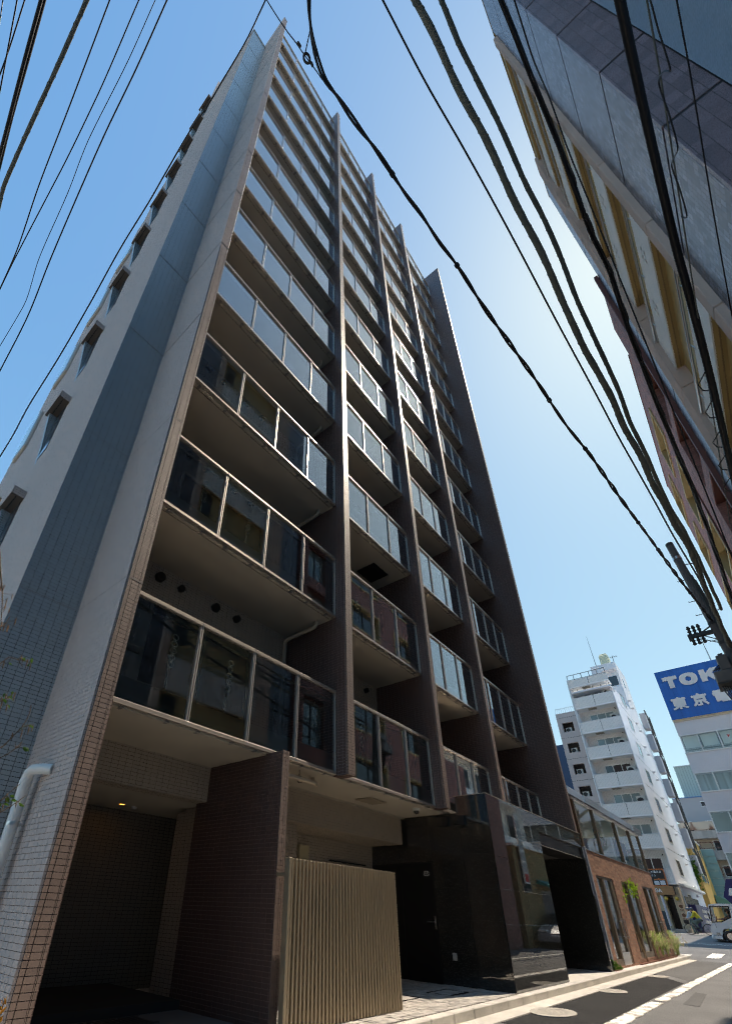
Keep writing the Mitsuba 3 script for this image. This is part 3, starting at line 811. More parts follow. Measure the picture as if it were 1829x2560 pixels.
for z, s in ((9.24, -1), (9.24, 1), (8.77, -1), (8.77, 1), (7.9, 1), (10.0, 1)):
    y = pole_y(z)
    put(UP_ + '__step_bolt', M().tube([(PX, y + s * 0.1, z), (PX, y + s * 0.26, z + 0.0), (PX, y + s * 0.262, z + 0.03)], 0.011, 6), GRIM)
# arm with three insulators
arm = put(UP_ + '__arm', M().box(PX - 0.05, PX + 0.05, -5.36, -4.77, 8.12, 8.22).box(PX - 0.06, PX + 0.06, -4.84, -4.77, 8.06, 8.24), GRIM)
put(UP_ + '__brace', M().tube([(PX, -5.12, 8.11), (PX, -5.40, 7.88)], 0.013, 6).tube([(PX + 0.04, -5.08, 8.02), (PX + 0.04, -5.40, 7.80)], 0.013, 6).tube([(PX, -5.05, 8.2), (PX, -5.36, 8.36)], 0.02, 6), GRIM)
for y in (-4.85, -4.965, -5.08):
    m = M()
    for i in range(6):
        z = 7.9 + 0.1 * i
        m.tube([(PX, y, z), (PX, y, z + 0.035), (PX, y, z + 0.06), (PX, y, z + 0.1)], [0.03, 0.055, 0.034, 0.03], 12)
    put(UP_ + '__insulator', m, GRIM, smooth=40)
tb = plain('box_grey', (0.17, 0.165, 0.155), 0.6)
b1 = put(UP_ + '__transformer', bx(15.72, 16.28, -5.36, -5.13, 6.92, 7.35, 0.02), tb)
put(b1 + '__lug', M().box(15.8, 15.85, -5.30, -5.2, 7.351, 7.42).box(16.1, 16.15, -5.3, -5.2, 7.351, 7.42), GRIM)
b2 = put(UP_ + '__transformer', bx(15.65, 16.35, -5.36, -4.95, 6.58, 6.9, 0.02), tb)
put(b2 + '__flange', bx(15.66, 16.34, -5.37, -4.94, 6.55, 6.579), GRIM)
m = M()
for i in range(7):
    y = -5.02 - 0.045 * i
    m.tube([(15.9 + 0.03 * i, y, 6.55), (15.9 + 0.03 * i, y - 0.01, 6.35), (15.92 + 0.03 * i, y - 0.08, 6.1), (15.95, -5.42, 5.6), (16.0, -5.46, 4.8)], 0.016, 6)
    m.tube([(15.9, -5.0 - 0.03 * i, 6.9), (15.85 - 0.02 * i, -4.96 - 0.03 * i, 7.0 + 0.02 * i), (15.95, -5.2, 7.05), (16.0, -5.42, 7.6)], 0.012, 6)
put(UP_ + '__lead', m, BLACK, smooth=40)
m = M()
for i in range(6):
    a = 0.5 + i * 0.35
    m.tube([(PX - 0.13 * math.cos(a) - 0.02, pole_y(z) - 0.13 * math.sin(a), z) for z in (10.2 - 0.17 * i, 9.0, 8.0, 7.0, 6.0, 5.0)], 0.022, 6)
put(UP_ + '__riser_cable', m, plain('cable_grey', (0.06, 0.065, 0.06), 0.6), smooth=40)
# ---------------------------------------------------------------- overhead cables
CBK = plain('cable_black', (0.010, 0.010, 0.011), 0.45)
CWR = pr('m_cable_wrap', blotch((0.13, 0.14, 0.118), 0.3, 9.0, 0.3), 0.75)
CABLES = {
'C1': ([(2.49,-6.08,8.87),(3.34,-6.08,8.77),(4.32,-6.08,8.61),(4.94,-6.08,8.49),(5.6,-6.08,8.27),(6.92,-6.08,7.92),(8.64,-6.08,7.6)],0.0453,0.0453),
'C2': ([(1.66,-5.18,8.6),(1.93,-5.2,8.56),(2.3,-5.22,8.5),(2.89,-5.25,8.42),(3.6,-5.28,8.32),(3.9,-5.29,8.29),(4.58,-5.35,8.21),(5.47,-5.37,8.12),(6.7,-5.43,8.02),(7.56,-5.48,7.96),(8.64,-5.56,7.9),(9.81,-5.63,7.86),(11.77,-5.72,7.85),(13.7,-5.81,7.9)],0.0186,0.0502),
'C3': ([(1.12,-4.57,8.6),(1.41,-4.6,8.53),(1.83,-4.62,8.43),(2.34,-4.67,8.31),(2.94,-4.7,8.19),(3.69,-4.76,8.04),(4.43,-4.79,7.91),(5.02,-4.81,7.82),(5.51,-4.87,7.74),(6.0,-4.91,7.67),(6.4,-4.92,7.62),(7.12,-4.99,7.54),(7.87,-5.03,7.47),(8.57,-5.09,7.42),(9.35,-5.16,7.37),(10.2,-5.25,7.34),(11.96,-5.32,7.33),(15.2,-5.48,7.5)],0.0346,0.1071),
'C4': ([(1.34,-4.77,8.9),(1.63,-4.77,8.83),(1.96,-4.8,8.75),(2.41,-4.84,8.64),(3.05,-4.87,8.51),(3.55,-4.92,8.41),(4.12,-4.94,8.3),(4.64,-4.95,8.22),(5.26,-4.98,8.12),(5.79,-5.02,8.05),(6.33,-5.04,7.99),(6.64,-5.04,7.95),(7.33,-5.08,7.89),(7.97,-5.12,7.84),(8.96,-5.17,7.8),(9.98,-5.28,7.78),(11.1,-5.38,7.79),(13.07,-5.51,7.9)],0.0289,0.0721),
'C5': ([(1.07,-4.32,9.8),(1.84,-4.37,9.73),(2.7,-4.46,9.66),(3.46,-4.53,9.61),(4.33,-4.6,9.55),(5.43,-4.68,9.49),(7.43,-4.84,9.42),(8.53,-4.92,9.4),(9.77,-5.03,9.39),(11.03,-5.14,9.4),(12.52,-5.26,9.44),(14.9,-5.49,9.54),(15.79,-5.57,9.6)],0.0065,0.0203),
'C6': ([(0.47,-3.79,8.8),(0.52,-3.75,8.79),(0.68,-3.66,8.77),(0.83,-3.61,8.75),(0.96,-3.59,8.73),(1.17,-3.62,8.71),(1.35,-3.64,8.68),(1.5,-3.66,8.66),(1.73,-3.7,8.63),(2.0,-3.73,8.6),(2.29,-3.76,8.56),(2.61,-3.81,8.53),(2.93,-3.84,8.49),(3.31,-3.9,8.45),(3.98,-3.96,8.39),(4.7,-4.05,8.33),(5.5,-4.15,8.27),(6.47,-4.25,8.21),(7.44,-4.4,8.17),(7.97,-4.46,8.16),(9.02,-4.58,8.14),(10.56,-4.77,8.15),(12.53,-5.0,8.21),(14.65,-5.26,8.36),(16.13,-5.44,8.5)],0.0316,0.0591),
'C7': ([(0.2,-3.44,9.1),(0.3,-3.45,9.06),(0.46,-3.47,9.0),(0.6,-3.5,8.94),(0.74,-3.52,8.89),(0.83,-3.54,8.85),(0.96,-3.56,8.8)],0.0049,0.0052),
'C8': ([(0.19,-3.43,9.1),(0.24,-3.05,9.03),(0.25,-2.75,8.97),(0.26,-2.43,8.92),(0.25,-2.16,8.87),(0.27,-1.66,8.79),(0.29,-1.25,8.73),(0.3,-0.72,8.66),(0.36,0.32,8.55),(0.41,1.39,8.47),(0.44,2.55,8.41),(0.5,3.51,8.4),(0.52,4.12,8.4)],0.0068,0.014),
'L1': ([(-0.89,-2.38,8.0),(-0.88,-2.16,7.9),(-0.87,-1.93,7.81),(-0.86,-1.69,7.72),(-0.85,-1.43,7.63),(-0.84,-1.1,7.52),(-0.83,-0.78,7.44),(-0.8,-0.62,7.4)],0.0276,0.0383),
'L2': ([(-1.03,-2.34,7.2),(-0.97,-1.99,7.06),(-0.91,-1.67,6.93),(-0.85,-1.35,6.8)],0.0115,0.0164),
'L2b': ([(-1.03,-2.33,7.3),(-0.97,-1.96,7.17),(-0.91,-1.59,7.03),(-0.84,-1.22,6.9)],0.0116,0.0169),
'L3': ([(-1.1,-2.31,6.9),(-1.02,-2.05,6.73),(-0.96,-1.86,6.6)],0.005,0.0055),
'L4': ([(-1.17,-2.22,6.9),(-1.11,-2.19,6.7)],0.0041,0.0041),
'L3b': ([(-1.08,-2.31,7.0),(-1.03,-2.04,6.8),(-1.01,-1.89,6.7)],0.0049,0.0052),
'L5': ([(-0.8,-2.42,8.4),(-0.71,-1.47,8.2),(-0.65,-0.75,8.08),(-0.55,0.17,7.95),(-0.53,0.65,7.9)],0.0051,0.0077),
'L6': ([(-0.65,-2.52,8.8),(-0.59,-1.6,8.63),(-0.57,-0.75,8.49),(-0.57,0.4,8.35),(-0.56,0.95,8.3)],0.0048,0.0073),
'L7': ([(-0.57,-2.55,9.2),(-0.53,-1.96,9.08),(-0.51,-1.18,8.94),(-0.44,-0.5,8.83),(-0.38,0.39,8.72),(-0.27,1.21,8.65),(-0.28,2.03,8.6)],0.0033,0.0055),
'L8': ([(-0.5,-2.59,9.4),(-0.45,-1.94,9.28),(-0.42,-1.32,9.18),(-0.36,-0.52,9.07),(-0.28,0.42,8.96),(-0.17,1.54,8.86),(-0.13,2.66,8.8)],0.0059,0.0105),
'R1': ([(2.4,-6.1,8.11),(2.99,-6.1,8.08),(4.22,-6.1,8.11)],0.0079,0.0079),
'R2': ([(2.33,-6.12,7.44),(2.79,-6.12,7.35),(3.88,-6.12,7.21),(5.13,-6.12,7.0)],0.0062,0.0062),
'R3': ([(2.22,-5.5,10.64),(2.78,-5.5,10.6),(3.19,-5.5,10.18),(3.71,-5.5,9.94),(4.24,-5.5,9.46)],0.0088,0.0088),
}

INFO = {
 'C1': ('heavy_cable', 'thickest smooth black cable, running close along the slate building', CBK),
 'C2': ('strand_cable', 'bunch of black strands with small loops, crossing in front of the pale balconies', CBK),
 'C3': ('wrapped_cable', 'grey-green wrapped cable, the left and thicker of the two that reach the pole together', CWR),
 'C4': ('wrapped_cable', 'grey-green wrapped cable, the right and thinner of the two that reach the pole together', CWR),
 'C5': ('thin_cable', 'single thin black wire between the twisted cable and the wrapped cables', CBK),
 'C6': ('twisted_cable', 'black twisted pair of cables crossing the open sky to the top of the pole', CBK),
 'C7': ('stay_wire', 'short thin stay wire with a ring, joining the top of the twisted cable', CBK),
 'C8': ('thin_cable', 'thin black wire hanging along the left edge of the apartment block', CBK),
 'L1': ('wrapped_cable', 'thick wrapped brown-grey cable in the upper left sky', CWR),
 'L2': ('heavy_cable', 'left one of two thick black cables hanging side by side in the upper left corner', CBK),
 'L2b': ('heavy_cable', 'right one of two thick black cables hanging side by side in the upper left corner', CBK),
 'L3': ('thin_cable', 'thin black wire crossing its neighbour at the extreme upper left', CBK),
 'L3b': ('thin_cable', 'thin black wire just right of the crossing at the extreme upper left', CBK),
 'L4': ('thin_cable', 'short bit of black wire cutting the very top left corner', CBK),
 'L5': ('thin_cable', 'leftmost of four parallel thin wires in the left sky', CBK),
 'L6': ('thin_cable', 'second from left of four parallel thin wires in the left sky', CBK),
 'L7': ('thin_cable', 'finest of the four parallel wires in the left sky', CBK),
 'L8': ('thin_cable', 'rightmost of four parallel thin wires in the left sky', CBK),
 'R1': ('thin_cable', 'straight thin grey wire with a curling lead, over the ribbed brown wall', CWR),
 'R2': ('thin_cable', 'rightmost thin black wire, over the rendered blue-grey wall', CBK),
 'R3': ('thin_cable', 'thin wire over the slate tiles beside the bunch of strands', CBK),
}


def dense(P, step=0.12):
    from scipy.interpolate import PchipInterpolator
    s = np.r_[0, np.cumsum(np.linalg.norm(np.diff(P, axis=0), axis=1))]
    q = np.linspace(0, s[-1], max(6, int(s[-1] / step)))
    return PchipInterpolator(s, P, axis=0)(q)


def side_frame(P):
    t = np.gradient(P, axis=0); t /= np.linalg.norm(t, axis=1, keepdims=True)
    a = np.cross(t, [0.0, 0.0, 1.0]); a /= np.linalg.norm(a, axis=1, keepdims=True)
    return a, np.cross(a, t)


OVER = {'C1': (5, 9), 'C2': (6, 2.5), 'C3': (5, 0.5), 'C4': (5, 1.3), 'C5': (5, 0.3), 'C6': (4, 0.2), 'C7': (4, 0), 'C8': (0.1, 6), 'R1': (5, 7), 'R2': (4, 9), 'R3': (5, 6)}
for k, (P, r0, r1) in CABLES.items():
    P = np.array(P, float)
    ea, eb = OVER.get(k, (6, 6))
    if ea: P = np.vstack([P[0] - ea * (P[1] - P[0]) / np.linalg.norm(P[1] - P[0]), P])
    if eb: P = np.vstack([P, P[-1] + eb * (P[-1] - P[-2]) / np.linalg.norm(P[-1] - P[-2])])
    Q = dense(P, 0.1 if k not in ('C6', 'C2') else 0.05)
    name, text, bs = INFO[k]
    f = np.linspace(0, 1, len(Q))
    R_ = (r0 + (r1 - r0) * f) * (0.85 if k in ('C2', 'C6') else 1.0)
    A, B = side_frame(Q)
    s = np.r_[0, np.cumsum(np.linalg.norm(np.diff(Q, axis=0), axis=1))]
    key = thing(name, text, 'cable')
    if k == 'C6':
        for ph in (0, math.pi):
            w = s * 2 * math.pi / 1.1 + ph
            sep = 0.8 * R_[:, None] * (0.42 + 0.16 * np.sin(s * 1.7)[:, None])
            put(key + '__strand', M().tube(Q + sep * (np.cos(w)[:, None] * A + np.sin(w)[:, None] * B), R_ * 0.4, 8), bs, smooth=True)
        i = 0
        for d in np.arange(3.0, s[-1] - 1, 1.3):
            j = int(np.searchsorted(s, d))
            put(key + '__tie', M().tube(Q[j:j + 2], R_[j] * 0.85, 8).tube([Q[j], Q[j] + 0.08 * B[j] * -1 + 0.02 * A[j]], 0.004, 5), bs)
    elif k == 'C2':
        for ph in (0, 2.1, 4.2):
            w = s * 1.4 + ph
            put(key + '__strand', M().tube(Q + R_[:, None] * 0.62 * (np.cos(w)[:, None] * A + np.sin(w)[:, None] * B), R_ * 0.46, 7), bs, smooth=True)
        for d in np.arange(7.5, s[-1] - 3, 0.62):
            j = int(np.searchsorted(s, d))
            h = 0.07 + 0.05 * rng.random()
            L = 0.2 + 0.1 * rng.random()
            t = (Q[min(j + 3, len(Q) - 1)] - Q[j]); t /= np.linalg.norm(t)
            put(key + '__loop', M().tube([Q[j] + t * L * u - np.array([0, 0, 1]) * h * math.sin(math.pi * u) + A[j] * 0.02 for u in np.linspace(0, 1, 9)], 0.009, 5), bs, smooth=True)
    elif name == 'wrapped_cable':
        R_ = R_ * np.linspace(0.72, 0.5, len(R_))
        wob = 0.10 * R_[:, None] * (np.sin(s * 5.1)[:, None] * A + np.cos(s * 3.7)[:, None] * B)
        put(key + '__core', M().tube(Q + wob, R_ * (0.9 + 0.04 * np.sin(s * 11) + 0.03 * np.sin(s * 23 + 1)), 12), bs, smooth=True)
        q = dense(Q, 0.02); a, b = side_frame(q); ss = np.linspace(0, s[-1], len(q))
        w = ss * 2 * math.pi / 0.17
        rr = np.interp(ss, s, R_)[:, None]
        wb = np.stack([np.interp(ss, s, wob[:, c]) for c in range(3)], 1)
        put(key + '__spiral_wrap', M().tube(q + wb + rr * 0.9 * (np.cos(w)[:, None] * a + np.sin(w)[:, None] * b), rr[:, 0] * 0.15, 4), bs, smooth=True)
    else:
        put(key + '__line', M().tube(Q, R_, 10 if r0 > 0.02 else 6), bs, smooth=True)
    if k == 'C1':
        for d in np.arange(9.2, s[-1] - 2.0, 0.55):
            j = int(np.searchsorted(s, d))
            put(key + '__hanger', M().tube([Q[j] + R_[j] * 0.9 * A[j] * -1, Q[j] - A[j] * (R_[j] + 0.10) + np.array([0.16, 0, -0.02]), Q[j] - A[j] * (R_[j] + 0.06) + np.array([0.3, 0, -0.02]), Q[j] - A[j] * R_[j] * 0.9 + np.array([0.36, 0, -0.02])], 0.008, 5), bs)
    if k == 'C7':
        c = np.array(CABLES['C7'][0][4])
        d = Q[-1] - Q[-8]; d /= np.linalg.norm(d)
        n = np.cross(d, [0, 0, 1.0]); n /= np.linalg.norm(n)
        ring = [c + 0.028 * math.cos(t) * n + 0.04 * math.sin(t) * d for t in np.linspace(0, 6.283, 20)]
        put(key + '__ring', M().tube(ring, 0.012, 8), bs, smooth=True)
        put(key + '__shackle', M().tube([c + 0.03 * d, c + 0.07 * d + 0.01 * n, c + 0.09 * d], 0.014, 8), bs, smooth=True)
        c6 = CABLES['C6'][0]
        put(key + '__guy', M().tube([c - 0.03 * d, np.array(c6[2]) * 0.5 + np.array(c6[1]) * 0.5], 0.006, 6), bs)
        c2 = np.array(CABLES['C7'][0][3])
        put(key + '__clip', M().tube([c2 + 0.015 * n, c2 + 0.01 * n + 0.05 * d], 0.014, 8), bs)
    if k == 'R1':
        z = [(2.36, 8.10), (2.35, 8.02), (2.58, 7.88), (2.85, 7.72), (2.9, 7.9), (3.05, 8.12), (3.3, 7.95), (3.55, 7.85), (3.7, 8.0), (3.85, 8.15), (4.05, 8.0), (4.3, 7.9), (4.4, 8.1)]
        put(key + '__curling_lead', M().tube(dense(np.array([(x, -6.09, h) for x, h in z]), 0.04), 0.007, 6), CBK, smooth=True)
# ---------------------------------------------------------------- lettering
GLYPHS = {'東':[[[(0,14),(3,23),(25,31),(55,52),(30,53),(23,58),(23,141),(28,145),(9,145),(6,148),(5,167),(9,175),(84,175),(87,194),(111,194),(116,187),(116,175),(192,175),(195,172),(195,148),(175,144),(180,139),(180,58),(173,53),(144,52),(169,34),(200,20),(200,13),(189,0),(169,0),(117,35),(116,0),(84,0),(84,35),(56,14),(30,0),(11,0)],[(116,82),(148,81),(148,85),(116,86)],[(117,116),(147,112),(148,115)],[(54,116),(83,112),(84,115)],[(84,85),(54,86),(53,82),(84,81)]]],'京':[[[(0,12),(0,22),(22,41),(36,62),(27,67),(27,133),(30,138),(6,139),(3,142),(3,167),(77,169),(72,186),(89,195),(98,195),(116,169),(191,167),(192,144),(187,139),(165,138),(169,134),(169,67),(155,62),(189,23),(189,9),(175,0),(167,0),(127,47),(127,55),(134,62),(114,62),(112,8),(106,0),(52,2),(47,14),(52,23),(81,24),(80,62),(61,62),(66,58),(66,48),(44,20),(23,2),(16,0)],[(58,93),(137,92),(137,109),(59,109)]]],'電':[[[(0,109),(0,158),(12,161),(11,181),(16,186),(169,186),(173,180),(172,161),(184,158),(184,109),(166,106),(164,98),(169,91),(169,48),(192,37),(187,8),(180,0),(84,0),(77,11),(76,22),(48,22),(47,16),(41,11),(20,12),(17,16),(17,92),(20,105)]]],'で':[[[(141,117),(156,125),(175,94),(159,86)]],[[(2,122),(0,145),(162,158),(164,136),(114,130),(94,112),(80,82),(81,55),(96,36),(119,25),(148,20),(142,0),(94,9),(69,30),(61,44),(56,67),(59,91),(83,131)]],[[(119,108),(134,117),(152,84),(136,78)]]],'通':[[[(0,14),(30,43),(30,92),(2,94),(2,114),(50,112),(50,41),(63,33),(64,136),(106,140),(83,150),(90,164),(66,164),(67,183),(172,183),(181,175),(178,167),(147,144),(152,139),(181,139),(178,33),(142,28),(138,45),(161,47),(161,60),(134,61),(133,31),(114,30),(112,61),(87,61),(86,31),(76,27),(93,22),(192,25),(187,5),(89,3),(64,9),(37,25),(11,0)],[(133,81),(160,80),(161,92),(133,92)],[(133,110),(160,109),(161,121),(133,122)],[(105,164),(124,154),(139,163)],[(86,81),(112,80),(112,92),(87,92)],[(86,110),(112,109),(112,121),(87,122)]],[[(5,169),(20,181),(56,144),(39,133)]]],'え':[[[(0,11),(85,100),(16,95),(14,119),(114,127),(123,120),(128,111),(86,71),(100,61),(111,25),(137,22),(162,27),(162,3),(102,3),(91,14),(83,45),(76,52),(66,50),(20,0)]],[[(36,155),(41,173),(123,162),(122,142)]]],'る':[[[(0,62),(94,143),(28,141),(27,164),(125,167),(133,158),(134,150),(84,109),(123,103),(137,95),(153,75),(156,56),(152,34),(131,11),(106,2),(73,0),(50,8),(38,23),(42,50),(67,62),(95,56),(113,30),(120,30),(131,44),(133,65),(112,86),(81,89),(62,84),(16,48)],[(59,30),(73,20),(94,23),(90,32),(76,44),(63,42)]]],'ジ':[[[(139,163),(156,172),(177,138),(159,130)]],[[(19,0),(9,22),(53,33),(87,50),(136,92),(153,119),(162,111),(167,97),(158,83),(98,30),(27,0)]],[[(114,152),(116,158),(130,162),(148,125),(133,120)]],[[(30,147),(44,166),(89,133),(73,117)]],[[(0,102),(14,120),(59,89),(44,73)]]],'ム':[[[(3,9),(0,34),(27,34),(31,40),(69,166),(73,167),(95,158),(55,38),(132,46),(112,83),(114,89),(131,95),(178,9),(155,0),(144,25),(9,9)]]]}


def glyph_poly(polys, h, x0, y0):
    out = []
    for rings in polys:
        q = [[(x0 + a / 200 * h, y0 + b / 200 * h) for a, b in r] for r in rings]
        out.append(Polygon(q[0], q[1:]).buffer(0))
    return unary_union(out)


def sign_x(poly, x, thick):
    """flat lettering drawn as (right, up) metres, standing on the plane x and read by someone looking along +x"""
    m = M()
    for g in getattr(poly, 'geoms', [poly]):
        if g.geom_type != 'Polygon': continue
        e = trimesh.creation.extrude_polygon(g, thick, engine='earcut')
        v = np.array(e.vertices)
        m.raw(np.stack([x - v[:, 2], -v[:, 0], v[:, 1]], 1), np.array(e.faces))
    return m


# ---------------------------------------------------------------- brick shop at the corner
SHB = pr('m_shop_brick', small_brick((0.31, 0.165, 0.105), (0.24, 0.20, 0.165), 0.215, 0.066), 0.8, bump=(lambda p, n, uv: noise(p.x * 30, p.y * 30, p.z * 40), 0.004))
BRZ = plain('bronze_frame', (0.16, 0.115, 0.07), 0.4, metallic=0.5)
UPGLASS = mat('m_upper_glass', {'type': 'thindielectric', 'int_ior': 2.0, 'specular_transmittance': rgb(0.55, 0.66, 0.62)})
SH = label('brick_shop', 'low corner shop of brown brick with tall windows and a glazed upper floor', 'shop')
sx0, sx1, sy = 16.75, 26.5, -0.5
op = [(17.38, 19.35, 0.05, 2.27), (20.5, 22.8, 0.12, 2.28), (23.9, 25.9, 0.12, 2.31)]
front = sbox(sx0, -0.1, sx1, 2.9).difference(unary_union([sbox(a, c, b, d) for a, b, c, d in op]))
put(SH + '__front_wall', M().prism(front, 1, sy, sy + 0.3), SHB)
put(SH + '__wall', M().box(sx1 - 0.3, sx1, sy + 0.301, 9, -0.1, 2.9).box(sx0, sx0 + 0.2, sy + 0.301, 9, -0.1, 4.4).box(sx0 + 0.2, sx1 - 0.3, 8.7, 9, -0.1, 4.4), SHB)
put(SH + '__edge_trim', bx(16.64, 16.745, sy - 0.06, sy + 0.3, -0.05, 2.95, 0.004), plain('blue_grey_trim', (0.28, 0.31, 0.37), 0.5))
put(SH + '__floor_slab', M().box(sx0 + 0.2, sx1 - 0.3, sy + 0.301, 8.7, 2.62, 2.88).box(sx0 + 0.2, sx1 - 0.3, sy + 0.301, 8.7, -0.08, 0.02), PAVE)
put(SH + '__partition', M().box(sx0 + 0.21, sx1 - 0.31, 3.4, 3.5, 0.021, 2.619).box(sx0 + 0.21, sx1 - 0.31, 3.0, 3.1, 2.881, 4.39), plain('room_white', (0.62, 0.63, 0.62), 0.8))
put(SH + '__roof', bx(sx0 - 0.05, sx1 + 0.1, sy + 0.15, 9.0, 4.4, 4.5), WHITEPAINT)
# tall windows: one with a glazed door
for i, (a, b, c, d) in enumerate(op):
    f = M()
    y0, y1 = sy + 0.02, sy + 0.09
    f.box(a, b, y0, y1, c, c + 0.16).box(a, b, y0, y1, d - 0.07, d).box(a, a + 0.08, y0, y1, c + 0.16, d - 0.07).box(b - 0.34, b, y0, y1, c + 0.16, d - 0.07)
    xm = a + (b - a) * 0.36
    f.box(xm - 0.07, xm + 0.07, y0 - 0.02, y1, c + 0.16, d - 0.07).box(xm + 0.1, xm + 0.18, y0, y1, c + 0.16, d - 0.07)
    w = put(SH + '__window', f, BRZ)
    put(w + '__pane', M().quad((a + 0.08, sy + 0.055, c + 0.16), (xm - 0.07, sy + 0.055, c + 0.16), (xm - 0.07, sy + 0.055, d - 0.07), (a + 0.08, sy + 0.055, d - 0.07)), UPGLASS)
    put(w + '__pane', M().quad((xm + 0.18, sy + 0.055, c + 0.16), (b - 0.34, sy + 0.055, c + 0.16), (b - 0.34, sy + 0.055, d - 0.07), (xm + 0.18, sy + 0.055, d - 0.07)), UPGLASS)
    if i == 0:
        put(w + '__kick_plate', bx(xm + 0.1, b - 0.3, sy + 0.005, sy + 0.0195, c, c + 0.3), STEEL)
    if i in (0, 2):
        h = M()
        for x in (b - 0.42, b - 0.1):
            h.cyl((x, sy - 0.05, 0.66), (x, sy - 0.05, 1.2), 0.012).cyl((x, sy - 0.05, 1.12), (x, sy + 0.03, 1.12), 0.01).cyl((x, sy - 0.05, 0.72), (x, sy + 0.03, 0.72), 0.01)
        put(w + '__pull_handle', h, STEEL, smooth=40)
# glazed upper floor with mullions, parapet duct
ms = [sx0 + 0.25, 19.15, 22.2, 24.6, sx1 - 0.05]
for a, b in zip(ms[:-1], ms[1:]):
    put(SH + '__upper_pane', M().quad((a + 0.06, sy + 0.06, 2.94), (b - 0.06, sy + 0.06, 2.94), (b - 0.06, sy + 0.06, 4.32), (a + 0.06, sy + 0.06, 4.32)), UPGLASS)
for x in ms:
    put(SH + '__mullion', bx(x - 0.07, x + 0.07, sy + 0.02, sy + 0.12, 2.93, 4.33), BRZ)
put(SH + '__sill', bx(sx0, sx1 + 0.03, sy - 0.02, sy + 0.14, 2.901, 2.9295), STEEL)
put(SH + '__head_trim', bx(sx0 + 0.1, sx1 + 0.03, sy - 0.005, sy + 0.14, 4.331, 4.399), PVC)
DUCT = plain('duct', (0.62, 0.63, 0.64), 0.22, metallic=1.0)
xs = np.linspace(16.4, 27.1, 7)
for i, (a, b) in enumerate(zip(xs[:-1], xs[1:])):
    t = 0.02 * (i % 2)
    put(SH + '__roof_duct', M().prism([(sy - 0.04 - t, 4.41), (sy + 0.32, 4.501), (sy + 0.32, 4.72), (sy - 0.02 - t, 4.66)], 0, a + 0.006, b - 0.006), DUCT)
for i, x in enumerate((19.9, 22.6, 23.9)):
    put(SH + '__blue_poster', bx(x, x + 0.75, sy + 0.3, sy + 0.31, 3.2, 3.85), plain('poster_blue', (0.07, 0.19, 0.42), 0.5) if not i else 'm_poster_blue')
put(SH + '__shop_counter', bx(18.2, 25.0, 1.2, 1.8, 0.021, 1.0), plain('counter', (0.12, 0.14, 0.13), 0.6))
put(SH + '__white_fridge', bx(22.0, 22.8, 1.9, 2.6, 0.021, 2.0), WHITEPAINT)

# ---------------------------------------------------------------- white apartment building across the junction
SIDING = pr('m_siding', lambda p, n, uv: mi.Color3f(0.72, 0.70, 0.66) * (0.78 + 0.22 * smoothstep(0.06, 0.14, dr.abs((p.y / 0.11) - dr.floor(p.y / 0.11) - 0.5))), 0.7)
WWALL = pr('m_white_wall', blotch((0.66, 0.67, 0.685), 0.07, 0.5, 0.05), 0.8)
WB = label('white_building', 'narrow white apartment building with stacked siding balconies beyond the junction', 'apartment building')
wx = 50.0
WBT = 20.6
put(WB + '__wall', M().box(wx + 1.3, 65.0, 1.5, 5.2, 4.7, WBT).box(wx + 1.3, 65.0, 1.5, 5.2, 0.4, 4.699), WWALL)
put(WB + '__back_siding', bx(wx + 1.28, wx + 1.2995, 1.72, 5.0, 3.8, WBT - 0.2), SIDING)
put(WB + '__corner_post', M().box(wx + 0.0, wx + 1.2995, 1.5, 1.56, 3.75, 20.0), WWALL)
put(WB + '__corner_post', bx(wx + 0.02, wx + 1.2995, 5.0, 5.12, 0.4, 21.9), WWALL)
put(WB + '__downpipe', M().cyl((wx - 0.05, 5.06, 0.4), (wx - 0.05, 5.06, 21.6), 0.06, sides=10), PVC, smooth=40)
PZ = [(21.75, 21.0), (19.85, 18.75), (17.38, 16.29), (14.95, 13.86), (12.45, 11.25), (9.88, 8.75), (7.33, 6.3), (4.72, 3.72)]
